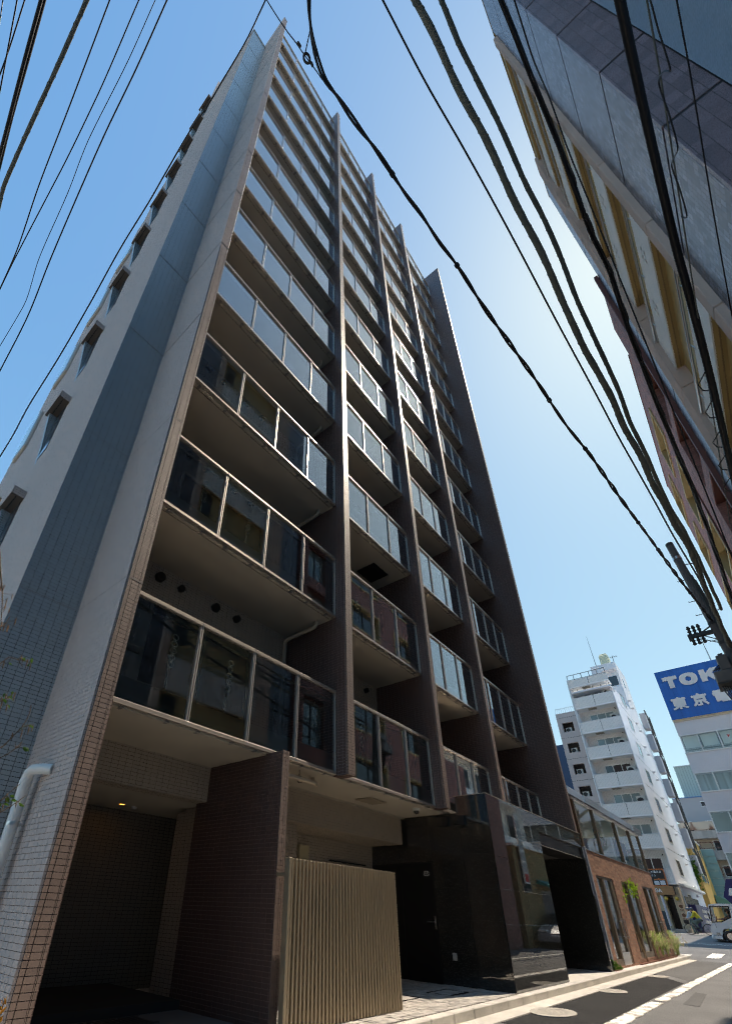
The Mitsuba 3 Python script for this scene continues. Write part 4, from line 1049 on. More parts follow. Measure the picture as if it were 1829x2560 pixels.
for i, (zt, zb) in enumerate(PZ):
    b = put(WB + '__balcony', M().box(wx, wx + 0.1, 1.56, 4.999, zb + 0.12, zt), SIDING)
    put(b + '__slab', bx(wx + 0.01, wx + 1.2795, 1.561, 4.998, zb, zb + 0.119), WHITEPAINT)
    put(b + '__cap', bx(wx - 0.02, wx + 0.12, 1.561, 4.999, zt + 0.0005, zt + 0.05), PVC)
    put(b + '__seam', bx(wx - 0.006, wx - 0.0005, 3.2, 3.23, zb + 0.13, zt), BLACK)
    put(b + '__hatch', bx(wx + 0.3, wx + 0.9, 3.3, 4.0, zb - 0.02, zb - 0.001), plain('tan_hatch', (0.30, 0.26, 0.20), 0.6) if not i else 'm_tan_hatch')
    if i == 0: continue
    f = M()
    w0, w1, z0, z1 = 2.1, 4.2, zt - 0.4, zt + 1.0
    f.box(wx + 1.24, wx + 1.2795, w0, w1, z1 - 0.06, z1)
    for y in (w0, w0 + 0.7, w0 + 1.4, w1 - 0.06):
        f.box(wx + 1.24, wx + 1.2795, y, y + 0.06, z0, z1 - 0.06)
    w = put(b + '__window', f, WHITEPAINT)
    put(w + '__pane', bx(wx + 1.262, wx + 1.279, w0, w1, z0, z1 - 0.06), (PALEPANE, PANE, PALEPANE)[i % 3])
    if i < 6:
        a = put(b + '__air_conditioner', bx(wx + 0.75, wx + 1.1, 1.75, 2.45, zt - 0.1, zt + 0.6, 0.02), AC)
        put(a + '__fan', M().cyl((wx + 0.74, 2.16, zt + 0.25), (wx + 0.735, 2.16, zt + 0.25), 0.23, sides=16), BLACK)
    put(b + '__hanger', M().tube([(wx + 1.27, 1.9, zt + 1.2), (wx + 0.9, 1.9, zt + 1.2), (wx + 0.85, 1.9, zt + 1.1)], 0.03, 6), BLACK)
for i in range(8):
    z = 21.07 - 2.53 * i - (0.02 * i)
    w = put(WB + '__side_window', M().box(54.05, 56.0, 1.47, 1.4995, z - 1.2, z - 1.13).box(54.05, 54.12, 1.47, 1.4995, z - 1.13, z).box(55.93, 56.0, 1.47, 1.4995, z - 1.13, z).box(54.05, 56.0, 1.47, 1.4995, z + 0.0005, z + 0.06), RAIL)
    put(w + '__pane', bx(54.12, 55.93, 1.492, 1.4992, z - 1.13, z), PANE)
    v = M()
    for x, dz in ((59.2, 0.75), (59.9, 0.1)):
        for s in range(1):
            m = trimesh.creation.icosphere(2, 0.16); m.vertices[:, 2] *= 0.7; m.apply_translation((x, 1.42, z + dz)); v.mesh(m)
    put(WB + '__vent_hood', v, STEEL, smooth=40)
    put(WB + '__floor_line', bx(wx + 1.31, 64.99, 1.492, 1.4993, z - 1.9, z - 1.86), BLACK)
# projecting stair landings with black lattice, at the far edge
for i in range(7):
    z = 22.0 - 2.5 * i
    s = put(WB + '__stair_landing', bx(65.01, 66.3, 0.95, 1.5, z - 1.7, z + 0.1), plain('landing_grey', (0.32, 0.33, 0.36), 0.6) if not i else 'm_landing_grey')
    q = M()
    for x in (66.5, 69.5):
        q.tube([(x, 1.0, z + 0.9), (x, 1.0, z - 1.5)], 0.05, 5)
    for j in range(4):
        q.tube([(66.5 + j * 0.75, 1.0, z + 0.9 - 0.3 * j), (67.25 + j * 0.75, 1.0, z - 1.3)], 0.05, 5).tube([(66.5 + j * 0.75, 1.0, z - 1.3), (67.25 + j * 0.75, 1.0, z + 0.6 - 0.3 * j)], 0.05, 5)
    q.tube([(66.5, 1.0, z + 0.9), (69.5, 1.0, z - 0.3)], 0.06, 5).tube([(66.5, 1.0, z - 1.3), (69.5, 1.0, z - 1.5)], 0.06, 5)
    put(s + '__lattice', q, BLACK)
# stair tower, tank, rails and aerials on the roof
put(WB + '__stair_tower', bx(58.8, 63.9, 1.502, 4.0, WBT + 0.001, 26.5), WWALL)
put(WB + '__tower_canopy', bx(58.1, 58.799, 1.6, 2.9, 25.4, 25.7), WWALL)
put(WB + '__tower_window', bx(58.76, 58.799, 1.75, 2.7, 23.7, 24.8), PANE)
put(WB + '__tower_window', bx(60.6, 61.4, 1.485, 1.5015, 23.9, 25.0), PANE)
rl = M()
for y in (1.7, 2.4, 3.1, 3.8, 4.5, 5.1):
    rl.cyl((wx + 0.6, y, 20.6), (wx + 0.6, y, 22.6), 0.03, sides=6)
rl.cyl((wx + 0.6, 1.7, 22.6), (wx + 0.6, 5.1, 22.6), 0.03, sides=6).cyl((wx + 0.6, 1.7, 22.1), (wx + 0.6, 5.1, 22.1), 0.025, sides=6)
put(WB + '__roof_rail', rl, GRIM)
put(WB + '__roof', bx(wx + 0.1, wx + 1.2995, 1.561, 4.999, WBT - 0.15, WBT), WWALL)
put(WB + '__water_tank', M().box(60, 61.4, 2.1, 3.0, 26.501, 28.2, 0.1).box(60.2, 61.2, 2.2, 2.9, 28.201, 28.4, 0.05), plain('tank', (0.55, 0.56, 0.40), 0.6))
ae = M().cyl((60, 3.5, 26.5), (60, 3.55, 31.0), 0.035, 0.012, 6).cyl((60.5, 1.7, 26.5), (60.5, 1.7, 28.0), 0.03, sides=6).cyl((60.5, 1.2, 27.8), (60.5, 2.0, 27.8), 0.02, sides=6)
for i in range(4):
    ae.cyl((60.2, 1.3 + 0.2 * i, 27.8), (60.8, 1.3 + 0.2 * i, 27.8), 0.015, sides=5)
put(WB + '__aerial', ae, GRIM)
# restaurant at street level
put(WB + '__shop_front', M().box(wx, wx + 1.29, 1.5, 2.0, 0.4, 3.55).box(wx, wx + 1.29, 2.55, 5.2, 0.4, 3.55), plain('shop_front', (0.40, 0.33, 0.22), 0.7))
put(WB + '__doorway', bx(wx + 0.9, wx + 1.29, 2.001, 2.549, 0.5, 2.85), BLACK)
put(WB + '__step', bx(wx - 0.6, wx + 0.9, 1.7, 3.2, 0.4, 0.78), PAVE)
WOOD = pr('m_wood', lambda p, n, uv: mix((0.36, 0.19, 0.08), (0.26, 0.13, 0.05), smoothstep(0.42, 0.5, dr.abs(p.z / 0.11 - dr.floor(p.z / 0.11) - 0.5))), 0.6)
sg = put(WB + '__wood_sign', bx(wx - 0.25, wx - 0.001, 1.76, 5.0, 3.0, 3.6), WOOD)
tx = M()
for c, x in (('G', -3.02), ('A', -2.78)):
    e = meshkit.text_mesh(c, 0.24, 0.03, bold=True)
    v = np.array(e.vertices)
    tx.raw(np.stack([wx - 0.251 - v[:, 2], -(v[:, 0] + x), v[:, 1] + 3.18], 1), np.array(e.faces))
put(sg + '__letters_ga', tx, WHITEPAINT)
put(WB + '__sign_edge', bx(wx - 0.27, wx - 0.2505, 1.70, 1.759, 2.98, 3.62), BLACK)
gs = put(WB + '__gym_sign', bx(wx - 0.16, wx - 0.001, 2.06, 3.4, 3.64, 4.78), BLACK)
put(gs + '__border', M().box(wx - 0.17, wx - 0.1605, 2.03, 3.42, 4.74, 4.8).box(wx - 0.17, wx - 0.1605, 2.03, 2.09, 3.66, 4.7399).box(wx - 0.17, wx - 0.1605, 2.03, 3.42, 3.62, 3.66), plain('orange', (0.62, 0.16, 0.03), 0.5))
u = unary_union([glyph_poly(GLYPHS[c], 0.19, -2.95 + 0.19 * i, 4.5) for i, c in enumerate('で通える')] + [glyph_poly(GLYPHS[c], 0.15, -2.95 + 0.17 * i, 4.27) for i, c in enumerate('ジム')])
put(gs + '__lettering', sign_x(u, wx - 0.1602, 0.01), WHITEPAINT)
put(gs + '__price_strip', M().box(wx - 0.168, wx - 0.1602, 2.12, 2.85, 4.03, 4.09).box(wx - 0.168, wx - 0.1602, 2.45, 2.6, 4.1, 4.14), 'm_orange')
put(gs + '__poster', bx(wx - 0.168, wx - 0.1602, 2.16, 2.5, 3.68, 3.98), plain('poster_grey', (0.55, 0.58, 0.62), 0.6))
put(gs + '__poster', bx(wx - 0.168, wx - 0.1602, 2.56, 2.88, 3.68, 3.96), 'm_poster_grey')
for y in (2.42, 1.75):
    m = trimesh.creation.icosphere(3, 0.12); m.vertices[:, 2] *= 1.15; m.apply_translation((wx - 0.25, y, 2.75))
    put(WB + '__lantern', m, plain('lantern', (0.55, 0.38, 0.06), 0.6) if y > 2 else 'm_lantern', smooth=True)
mp = plain('menu_paper', (0.50, 0.36, 0.24), 0.6)
for y0, y1, z0, z1, dish in ((1.52, 1.84, 1.95, 2.52, 2.25), (1.52, 1.82, 1.42, 1.9, 1.68)):
    k = put(WB + '__menu_board', bx(wx - 0.02, wx - 0.001, y0, y1, z0, z1), mp)
    put(k + '__dish_picture', M().cyl((wx - 0.021, 0.5 * (y0 + y1), dish), (wx - 0.026, 0.5 * (y0 + y1), dish), 0.12, sides=20).box(wx - 0.026, wx - 0.021, y0 + 0.04, y1 - 0.04, z0 + 0.04, z0 + 0.1), plain('dish', (0.16, 0.07, 0.03), 0.6) if dish > 2 else 'm_dish')
NAVY = plain('navy', (0.020, 0.022, 0.11), 0.5)
bd = solo('menu_stand', bx(wx - 1.0, wx - 0.92, 2.66, 3.05, 0.62, 1.9), plain('slate_board', (0.04, 0.055, 0.065), 0.6), 'tall dark blank menu board standing by the doorway of the corner restaurant', 'menu board')
ban = thing('banner_flag', 'narrow white and blue banner flag on a pole outside the restaurant', 'flag')
put(ban + '__pole', M().cyl((wx - 1.2, 2.58, 0.6), (wx - 1.2, 2.60, 2.95), 0.018, sides=8), PVC)
put(ban + '__cloth', M().prism([(wx - 1.19, 2.9), (wx - 1.0, 2.8), (wx - 0.96, 2.2), (wx - 1.05, 1.6), (wx - 0.98, 1.0), (wx - 1.19, 0.95)], 1, 2.5, 2.59), plain('banner', (0.50, 0.52, 0.62), 0.7))
put(ban + '__base', M().cyl((wx - 1.2, 2.58, 0.5), (wx - 1.2, 2.58, 0.66), 0.2, 0.15, 14), PVC)
vm = thing('vending_machine', 'long navy vending machine against the side of the white building', 'vending machine')
put(vm + '__body', bx(52.2, 64.0, 1.0, 1.45, 0.6, 2.45), NAVY)
q = M()
for i in range(12):
    for j in range(3):
        q.box(55.5 + i * 0.65, 55.9 + i * 0.65, 0.985, 0.9995, 1.2 + j * 0.38, 1.42 + j * 0.38)
put(vm + '__display', q, plain('cans', (0.5, 0.5, 0.52), 0.4))
put(WB + '__street_window', bx(51.9, 59.7, 1.47, 1.4995, 2.47, 3.0), PANE)
put(WB + '__scalloped_awning', M().prism([(51.5, 3.85)] + [p for i in range(16) for p in ((51.5 + i * 0.83, 3.72), (51.9 + i * 0.83, 3.62))] + [(64.8, 3.72), (64.8, 3.85)], 1, 1.2, 1.4995), PVC)
DKBLUE = plain('blue_cladding', (0.03, 0.06, 0.13), 0.5)

# pink-grey building on the left of it, and the blue one behind
PB = label('pink_building', 'pinkish building with square recesses holding air conditioners, left of the white building', 'apartment building')
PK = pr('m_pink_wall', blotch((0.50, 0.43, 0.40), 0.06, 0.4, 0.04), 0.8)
rc = []
for i in range(7):
    z = 19.36 - 2.22 * i
    rc.append((6.55, 7.63, z - 1.02, z))
pw = sbox(5.25, 0.4, 8.05, 20.45).difference(unary_union([sbox(a, c, b, d) for a, b, c, d in rc]))
put(PB + '__front_wall', M().prism(pw, 0, 55.0, 55.3), PK)
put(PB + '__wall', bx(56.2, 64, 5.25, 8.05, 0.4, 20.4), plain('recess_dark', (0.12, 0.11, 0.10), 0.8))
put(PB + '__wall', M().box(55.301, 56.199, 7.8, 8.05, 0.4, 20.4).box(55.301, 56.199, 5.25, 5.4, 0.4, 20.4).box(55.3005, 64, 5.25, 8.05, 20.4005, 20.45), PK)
for i, (a, b, c, d) in enumerate(rc):
    k = put(PB + '__air_conditioner', bx(55.5, 55.85, a + 0.35, a + 0.95, c + 0.08, c + 0.6, 0.02), AC)
    put(k + '__fan', M().cyl((55.499, a + 0.7, c + 0.33), (55.49, a + 0.7, c + 0.33), 0.2, sides=14), BLACK)
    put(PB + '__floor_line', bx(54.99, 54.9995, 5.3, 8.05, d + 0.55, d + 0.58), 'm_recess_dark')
    if i < 4: put(PB + '__bracket', M().box(54.6, 54.999, 5.6, 6.1, c - 0.35, c - 0.28), PK)
q = M()
for y in np.linspace(5.4, 8.0, 14):
    q.cyl((55.1, y, 20.45), (55.1, y, 21.0), 0.015, sides=5)
q.cyl((55.1, 5.4, 21.0), (55.1, 8.0, 21.0), 0.03, sides=6)
put(PB + '__roof_rail', q, PVC)
solo('blue_building', bx(66, 76, 9.2, 14, 0, 20.3), DKBLUE, 'dark blue building barely showing between the tower and the pinkish building', 'building')

# ---------------------------------------------------------------- office building with the big blue roof sign
OB = label('office_building', 'grey office building with window bands under a large blue roof sign', 'office building')
OW = pr('m_office_wall', blotch((0.54, 0.535, 0.56), 0.08, 0.6, 0.10), 0.8)
ox, oy = 46.0, -2.27
bands = [(12.30, 13.69), (9.44, 10.82), (6.70, 8.11), (3.95, 5.46), (1.4, 2.8)]
z = 14.75
segs = []
for zb, zt in bands:
    segs.append((zt, z)); z = zb
segs.append((0.2, z))
for a, b in segs:
    put(OB + '__wall', bx(ox, ox + 12, -16, oy, a, b - 0.0005), OW)
for i, (a, b) in enumerate(bands):
    put(OB + '__room', bx(ox + 0.9, ox + 12, -16, oy - 0.02, a, b - 0.001), CURTAIN if i == 1 else plain(f'room{i}', ((0.36, 0.38, 0.37), 0, (0.20, 0.23, 0.23), (0.25, 0.28, 0.30), (0.1, 0.1, 0.1))[i], 0.8))
    f = M()
    f.box(ox - 0.03, ox + 0.09, -16, oy, b - 0.06, b + 0.0).box(ox - 0.06, ox + 0.09, -16, oy + 0.01, a - 0.03, a + 0.05)
    y, n = oy - 0.08, 0
    ys = [oy - 0.06]
    while y > -15:
        y -= 1.04 if n % 2 == 0 else 1.22
        n += 1
        ys.append(y)
    for y in ys:
        f.box(ox - 0.02, ox + 0.09, y - 0.035, y + 0.035, a + 0.05, b - 0.06)
    w = put(OB + '__window_band', f, PVC)
    for y0, y1 in zip(ys[1:], ys[:-1]):
        if y0 < -9: break
        put(w + '__pane', M().quad((ox + 0.03, y0 + 0.03, a + 0.05), (ox + 0.03, y1 - 0.03, a + 0.05), (ox + 0.03, y1 - 0.03, b - 0.06), (ox + 0.03, y0 + 0.03, b - 0.06)), CLEAR)
    if i == 0:
        for y in (-2.4, -3.5, -4.7):
            put(w + '__blind', bx(ox + 0.3, ox + 0.33, y - 1.0, y - 0.02, a + 0.42, b - 0.06), WHITEPAINT)
        for dz in (0.14, 0.3):
            put(w + '__guard_bar', bx(ox + 0.12, ox + 0.15, -16, oy - 0.1, a + dz, a + dz + 0.04), PVC)
    if i in (0,):
        put(w + '__red_mark', sign_x(Polygon([(5.05, a + 0.95), (5.25, a + 0.95), (5.15, a + 0.78)]), ox + 0.02, 0.004), plain('mark_red', (0.55, 0.03, 0.03), 0.5))
    if i == 3:
        put(w + '__poster_face', sign_x(Polygon([(2.86 + 0.2 * math.cos(t), a + 0.9 + 0.28 * math.sin(t)) for t in np.linspace(0, 6.2, 20)]), ox + 0.02, 0.004), plain('poster_skin', (0.5, 0.33, 0.25), 0.6))
BLUE = pr('m_sign_blue', lambda p, n, uv: mi.Color3f(0.018, 0.115, 0.42) * (0.78 + 0.3 * fbm(p.y * 3.0, p.z * 0.25, 0.0)) * (0.85 + 0.15 * smoothstep(0.02, 0.06, dr.abs(p.y / 0.24 - dr.floor(p.y / 0.24) - 0.5))), 0.45)
RS = put(OB + '__roof_sign', bx(ox - 0.15, ox + 0.3, -12.5, oy + 0.02, 14.93, 19.05), BLUE)
LET = plain('letter_grey', (0.60, 0.60, 0.60), 0.5)
tz, th = 17.47, 0.97
Tp = Polygon([(2.6, tz + th), (3.57, tz + th), (3.57, tz + th - 0.3), (3.27, tz + th - 0.3), (3.27, tz), (2.92, tz), (2.92, tz + th - 0.3), (2.6, tz + th - 0.3)])
ang = np.linspace(0, 2 * np.pi, 48)[:-1]
Op = Polygon([(4.26 + 0.58 * math.copysign(abs(math.cos(t)) ** 0.85, math.cos(t)), tz + 0.485 + 0.5 * math.copysign(abs(math.sin(t)) ** 0.85, math.sin(t))) for t in ang], [[(4.26 + 0.19 * math.cos(t), tz + 0.485 + 0.21 * math.sin(t)) for t in ang]])
Kp = Polygon([(5.02, tz + th), (5.4, tz + th), (5.4, tz + 0.62), (5.75, tz + th), (6.2, tz + th), (5.78, tz + 0.55), (6.25, tz), (5.78, tz), (5.5, tz + 0.36), (5.4, tz + 0.25), (5.4, tz), (5.02, tz)])
for n_, p in (('letter_t', Tp), ('letter_o', Op), ('letter_k', Kp)):
    put(RS + '__' + n_, sign_x(p, ox - 0.151, 0.09), LET)
for n_, c, x in (('character_east', '東', 2.6), ('character_capital', '京', 3.93), ('character_electric', '電', 5.27)):
    put(RS + '__' + n_, sign_x(glyph_poly(GLYPHS[c], 1.02, x, 15.66), ox - 0.151, 0.09), LET)
put(OB + '__sign_frame', M().box(ox - 0.1, ox + 0.2, -12.5, oy, 14.76, 14.82).box(ox - 0.1, ox + 0.2, -12.5, oy, 14.88, 14.9295), plain('cream_trim', (0.55, 0.48, 0.36), 0.6))
put(OB + '__lightning_rod', M().cyl((ox + 0.1, -6.09, 19.05), (ox + 0.1, -6.06, 21.8), 0.03, 0.015, 6), GRIM)

# ---------------------------------------------------------------- distant buildings closing the street
s_ = 1.1
OLD = label('old_block', 'stained old concrete block with rusty balcony rails at the end of the street', 'apartment building')
CON = pr('m_old_concrete', lambda p, n, uv: mi.Color3f(0.40, 0.385, 0.36) * (0.45 + 0.75 * fbm(p.y * 2.2, p.z * 0.5, 1.0)), 0.9)
RUSTY = pr('m_rusty', lambda p, n, uv: mix((0.16, 0.07, 0.04), (0.5, 0.42, 0.33), smoothstep(0.4, 0.62, fbm(p.y * 1.5, p.z * 0.6, 1.0))), 0.8)
put(OLD + '__wall', bx(89.3, 100, -6, 4.0, 0, 13.4), plain('old_cream', (0.46, 0.40, 0.31), 0.85))
for zb, zt in ((11.2, 12.2), (8.55, 9.7), (5.6, 6.6)):
    b = put(OLD + '__balcony', bx(88.0, 88.2, -6, 3.3, zb, zt), CON)
    put(b + '__floor', bx(88.2, 89.299, -6, 3.3, zb, zb + 0.2), CON)
    q = M()
    q.box(87.98, 88.04, -6, 3.3, zt + 0.95, zt + 1.03).box(87.98, 88.04, -6, 3.3, zt + 0.25, zt + 0.3)
    for y in np.arange(-5.9, 3.3, 1.3):
        q.box(87.98, 88.04, y, y + 0.06, zt, zt + 0.95)
    put(b + '__rail', q, RUST)
    for y in (-0.6, 2.0):
        w = put(OLD + '__window', bx(89.25, 89.299, y, y + 1.1, zt + 0.05, zt + 1.35), WHITEPAINT)
        put(w + '__pane', bx(89.24, 89.2495, y + 0.08, y + 1.02, zt + 0.12, zt + 1.28), PANE)
put(OLD + '__rusty_band', bx(87.9, 88.0, -6, 3.3, 12.3, 13.3), RUSTY)
GW = label('grey_render_building', 'plain grey rendered building with one small window above the old block', 'building')
put(GW + '__wall', bx(91, 104, -6, 3.5, 13.401, 17.0), plain('grey_render', (0.40, 0.39, 0.40), 0.85))
put(GW + '__edge', bx(90.9, 104, -1.0, 3.5, 17.001, 17.1), 'm_poster_blue')
w = put(GW + '__window', bx(90.96, 90.999, -0.2, 0.35, 15.7, 16.4), WHITEPAINT)
put(w + '__pane', bx(90.95, 90.9595, -0.15, 0.3, 15.75, 16.3), PANE)
GR = label('green_metal_building', 'pale green ribbed metal upper storey behind the grey rendered building', 'building')
GRN = pr('m_green_siding', lambda p, n, uv: mi.Color3f(0.42, 0.48, 0.43) * (0.8 + 0.2 * smoothstep(0.08, 0.2, dr.abs(p.y / 0.34 - dr.floor(p.y / 0.34) - 0.5))), 0.6)
put(GR + '__wall', bx(95, 106, -8, 2.2, 17.11, 22.4), GRN)
put(GR + '__roof_edge', bx(94.9, 106, -8, 2.25, 22.401, 22.5), PVC)
YB = label('ochre_building', 'narrow ochre building with barred windows in the far street', 'building')
put(YB + '__wall', bx(75.5, 86.3, 2.0, 8, 0.3, 10.1), plain('ochre_wall', (0.46, 0.29, 0.08), 0.8))
put(YB + '__roof', M().prism([(1.9, 10.101), (1.9, 10.3), (5, 11.6), (8, 10.3), (8, 10.101)], 0, 75.4, 86.5), PVC)
for x, z in ((75.9, 8.4), (75.9, 5.35), (80.6, 8.4), (80.6, 5.35), (83.6, 8.4)):
    w = put(YB + '__window', bx(x, x + (3.6 if x < 80 else 1.2), 1.95, 1.9995, z, z + 1.0), RAIL)
    put(w + '__pane', bx(x + 0.1, x + (3.5 if x < 80 else 1.1), 1.94, 1.9495, z + 0.08, z + 0.92), PANE)
GL = label('glass_stair_building', 'pale turquoise glazed stairwell between the ochre building and the old block', 'building')
put(GL + '__core', bx(87.1, 87.6, 0.75, 2.6, 0.3, 9.8), plain('glazed_pale', (0.38, 0.47, 0.45), 0.3))
for i in range(11):
    put(GL + '__glass_sheet', bx(87.0, 87.06, 0.7, 2.6, 0.5 + 0.84 * i, 1.28 + 0.84 * i), plain('turquoise', (0.20, 0.36, 0.37), 0.15) if not i else 'm_turquoise')
solo('street_awning', M().prism([(0.4, 3.2), (0.4, 3.5), (1.9, 4.3), (1.9, 3.3)], 0, 82.0, 86.6), plain('awning_green', (0.10, 0.24, 0.20), 0.7), 'dull green awning low in the far street behind the truck', 'awning')

# ---------------------------------------------------------------- plants
LEAF = mat('m_leaf', {'type': 'principledthin', 'base_color': rgb(0.07, 0.14, 0.022), 'roughness': 0.5, 'diff_trans': 0.7, 'spec_trans': 0.0})
LIME = mat('m_lime_leaf', {'type': 'principledthin', 'base_color': rgb(0.22, 0.34, 0.03), 'roughness': 0.5, 'diff_trans': 0.9, 'spec_trans': 0.0})
DRY = plain('dry_catkin', (0.17, 0.10, 0.05), 0.8)
BARK = pr('m_bark', blotch((0.14, 0.095, 0.06), 0.3, 8.0, 0.2), 0.9)
STRAW = mat('m_straw', {'type': 'principledthin', 'base_color': rgb(0.75, 0.69, 0.50), 'roughness': 0.6, 'diff_trans': 0.6, 'spec_trans': 0.0})
GRASSB = mat('m_grass_blade', {'type': 'principledthin', 'base_color': rgb(0.34, 0.46, 0.12), 'roughness': 0.5, 'diff_trans': 0.8, 'spec_trans': 0.0})
SOIL = pr('m_soil', blotch((0.13, 0.055, 0.035), 0.4, 12.0, 0.4), 0.95)


def leaf(m, p, d, n, L, w):
    """a folded pointed leaf from p along d"""
    d = d / np.linalg.norm(d); s = np.cross(d, n); s /= np.linalg.norm(s) + 1e-9; u = np.cross(s, d)
    m.raw([p, p + d * L * 0.45 + s * w + u * w * 0.3, p + d * L, p + d * L * 0.45 - s * w + u * w * 0.3, p + d * L * 0.5], [[0, 1, 4], [1, 2, 4], [4, 2, 3], [0, 4, 3]])


def rv(k=1.0):
    return nrng.standard_normal(3) * k


# young tree at the left edge of the view, in front of the apartment block
TW = label('young_tree', 'bare young tree with dry catkins and a few green leaves at the left edge', 'tree')
put(TW + '__trunk', M().tube([(0.45, -0.28, -0.1), (0.47, -0.3, 1.2), (0.42, -0.31, 2.4), (0.46, -0.33, 3.2), (0.40, -0.33, 4.2)], [0.035, 0.03, 0.022, 0.014, 0.006], 8), BARK, smooth=True)
TWIGS = [[(0.44, -0.31, 1.75), (0.9, -0.34, 1.95), (1.107, -0.35, 2.081), (1.169, -0.35, 2.201), (1.203, -0.35, 2.281), (1.222, -0.35, 2.368), (1.213, -0.35, 2.464)],
         [(0.44, -0.31, 1.7), (0.9, -0.35, 1.9), (1.13, -0.35, 2.012), (1.186, -0.36, 2.072), (1.242, -0.35, 2.163)],
         [(0.45, -0.3, 1.35), (0.9, -0.33, 1.5), (1.231, -0.35, 1.716), (1.271, -0.35, 1.779), (1.323, -0.35, 1.854)],
         [(0.46, -0.3, 1.2), (1.0, -0.35, 1.5), (1.257, -0.35, 1.64), (1.317, -0.36, 1.698), (1.392, -0.35, 1.781)],
         [(0.43, -0.32, 2.45), (0.75, -0.34, 2.6), (0.892, -0.35, 2.712), (0.929, -0.35, 2.791), (1.005, -0.35, 2.796), (1.054, -0.35, 2.75)],
         [(0.41, -0.33, 3.9), (0.55, -0.34, 3.7), (0.618, -0.35, 3.516), (0.712, -0.35, 3.289), (0.784, -0.35, 3.045), (0.80, -0.35, 2.98)],
         [(0.46, -0.33, 2.9), (0.7, -0.35, 2.96), (0.806, -0.35, 3.028), (0.826, -0.35, 3.134)],
         [(0.45, -0.33, 2.2), (0.8, -0.36, 2.3), (1.0, -0.36, 2.43), (1.06, -0.36, 2.52)]]
lv, ck = M(), M()
for i, tw in enumerate(TWIGS):
    q = dense(np.array(tw), 0.06)
    b = put(TW + '__branch', M().tube(q, np.linspace(0.010, 0.0028, len(q)), 6), BARK, smooth=True)
    sub = M()
    for j in range(10):
        p = q[int(len(q) * (0.5 + 0.48 * nrng.random())) - 1]
        e = p + np.array([0.07, 0, 0.06]) * nrng.random() + rv(0.025)
        sub.tube([p, 0.5 * (p + e) + rv(0.006), e], [0.0025, 0.002, 0.0013], 5)
        if i not in (5, 6) and nrng.random() < 0.75:
            for _ in range(1 + int(3 * nrng.random())):
                leaf(lv, e + rv(0.008), np.array([0.2, 0, -0.4]) + rv(0.6), rv(), 0.035 + 0.025 * nrng.random(), 0.013)
        if nrng.random() < (0.85 if i in (4, 5, 6, 7, 0) else 0.3):
            L = 0.04 + 0.05 * nrng.random()
            c = e + rv(0.006)
            ck.tube([c, c + [0, 0, -0.008], c + [0.003, 0, -L * 0.5], c + [0.006, 0.0, -L]], [0.001, 0.004, 0.0045, 0.002], 6)
    put(b + '__twiglets', sub, BARK)
put(TW + '__leaves', lv, LEAF, kind='stuff')
put(TW + '__catkins', ck, DRY, kind='stuff', smooth=True)
# orange tinged shrub tip at the very bottom left
m = M()
for i in range(16):
    p = np.array([1.66, -0.36, 0.36]) + np.array([0.0, 0, 0.01 * i]) + rv(0.006)
    leaf(m, p, np.array([0.15 * math.cos(i * 2.4), 0.15 * math.sin(i * 2.4), 0.2]), rv(), 0.05, 0.009)
SHR = thing('small_shrub', 'tip of a small orange and green shrub at the foot of the left fin', 'shrub')
put(SHR + '__leaves', m, mat('m_orange_leaf', {'type': 'principledthin', 'base_color': rgb(0.34, 0.16, 0.03), 'roughness': 0.5, 'diff_trans': 0.6, 'spec_trans': 0.0}))
put(SHR + '__stem', M().tube([(1.66, -0.36, 0.0), (1.662, -0.36, 0.52)], [0.006, 0.003], 6), BARK)

# planting bed in front of the brick shop
solo('planting_bed', M().prism([(19.9, -0.58), (22.5, -0.585), (26.3, -0.585), (27.9, -0.4), (27.9, -0.25), (19.95, -0.3)], 2, -0.02, 0.03), SOIL, 'reddish soil bed along the foot of the brick shop', 'planting bed')
solo('planting_bed', M().prism([(16.55, -0.6), (17.3, -0.59), (17.3, -0.505), (16.55, -0.505)], 2, -0.02, 0.02), SOIL, 'tiny soil bed with ivy at the corner beside the granite pier', 'planting bed')
m = M()
for i in range(240):
    p = np.array([16.6 + 0.75 * nrng.random() ** 1.6, -0.55 + 0.03 * nrng.standard_normal(), 0.02]); p[2] += 0.24 * nrng.random() * (1 - min(1, (p[0] - 16.6) / 0.8))
    leaf(m, p, rv(), rv(), 0.04, 0.018)
iv = thing('ivy_clump', 'small clump of ivy at the base of the shop corner next to the granite', 'plant')
put(iv + '__leaves', m, LEAF)
ST_ = label('sapling', 'slender sapling with a lime green tuft tied to stakes before the brick shop', 'tree')
tp = np.array([(20.95, -0.44, 0.0), (20.8, -0.45, 0.7), (20.75, -0.46, 1.3), (20.95, -0.47, 1.75), (21.3, -0.48, 2.1)])
put(ST_ + '__trunk', M().tube(dense(tp, 0.1), np.linspace(0.022, 0.008, len(dense(tp, 0.1))), 8), BARK, smooth=True)
put(ST_ + '__side_branch', M().tube([(20.79, -0.45, 0.75), (20.3, -0.46, 1.2), (19.95, -0.47, 1.9)], [0.012, 0.008, 0.004], 6), BARK, smooth=True)
m = M()
for i in range(170):
    c = np.array([21.45, -0.5, 2.12]) + nrng.standard_normal(3) * [0.28, 0.12, 0.13]
    if i > 140: c = np.array([20.2, -0.48, 1.85]) + nrng.standard_normal(3) * [0.12, 0.06, 0.12]
    leaf(m, c, rv(), rv(), 0.11, 0.035)
put(ST_ + '__foliage', m, LIME)
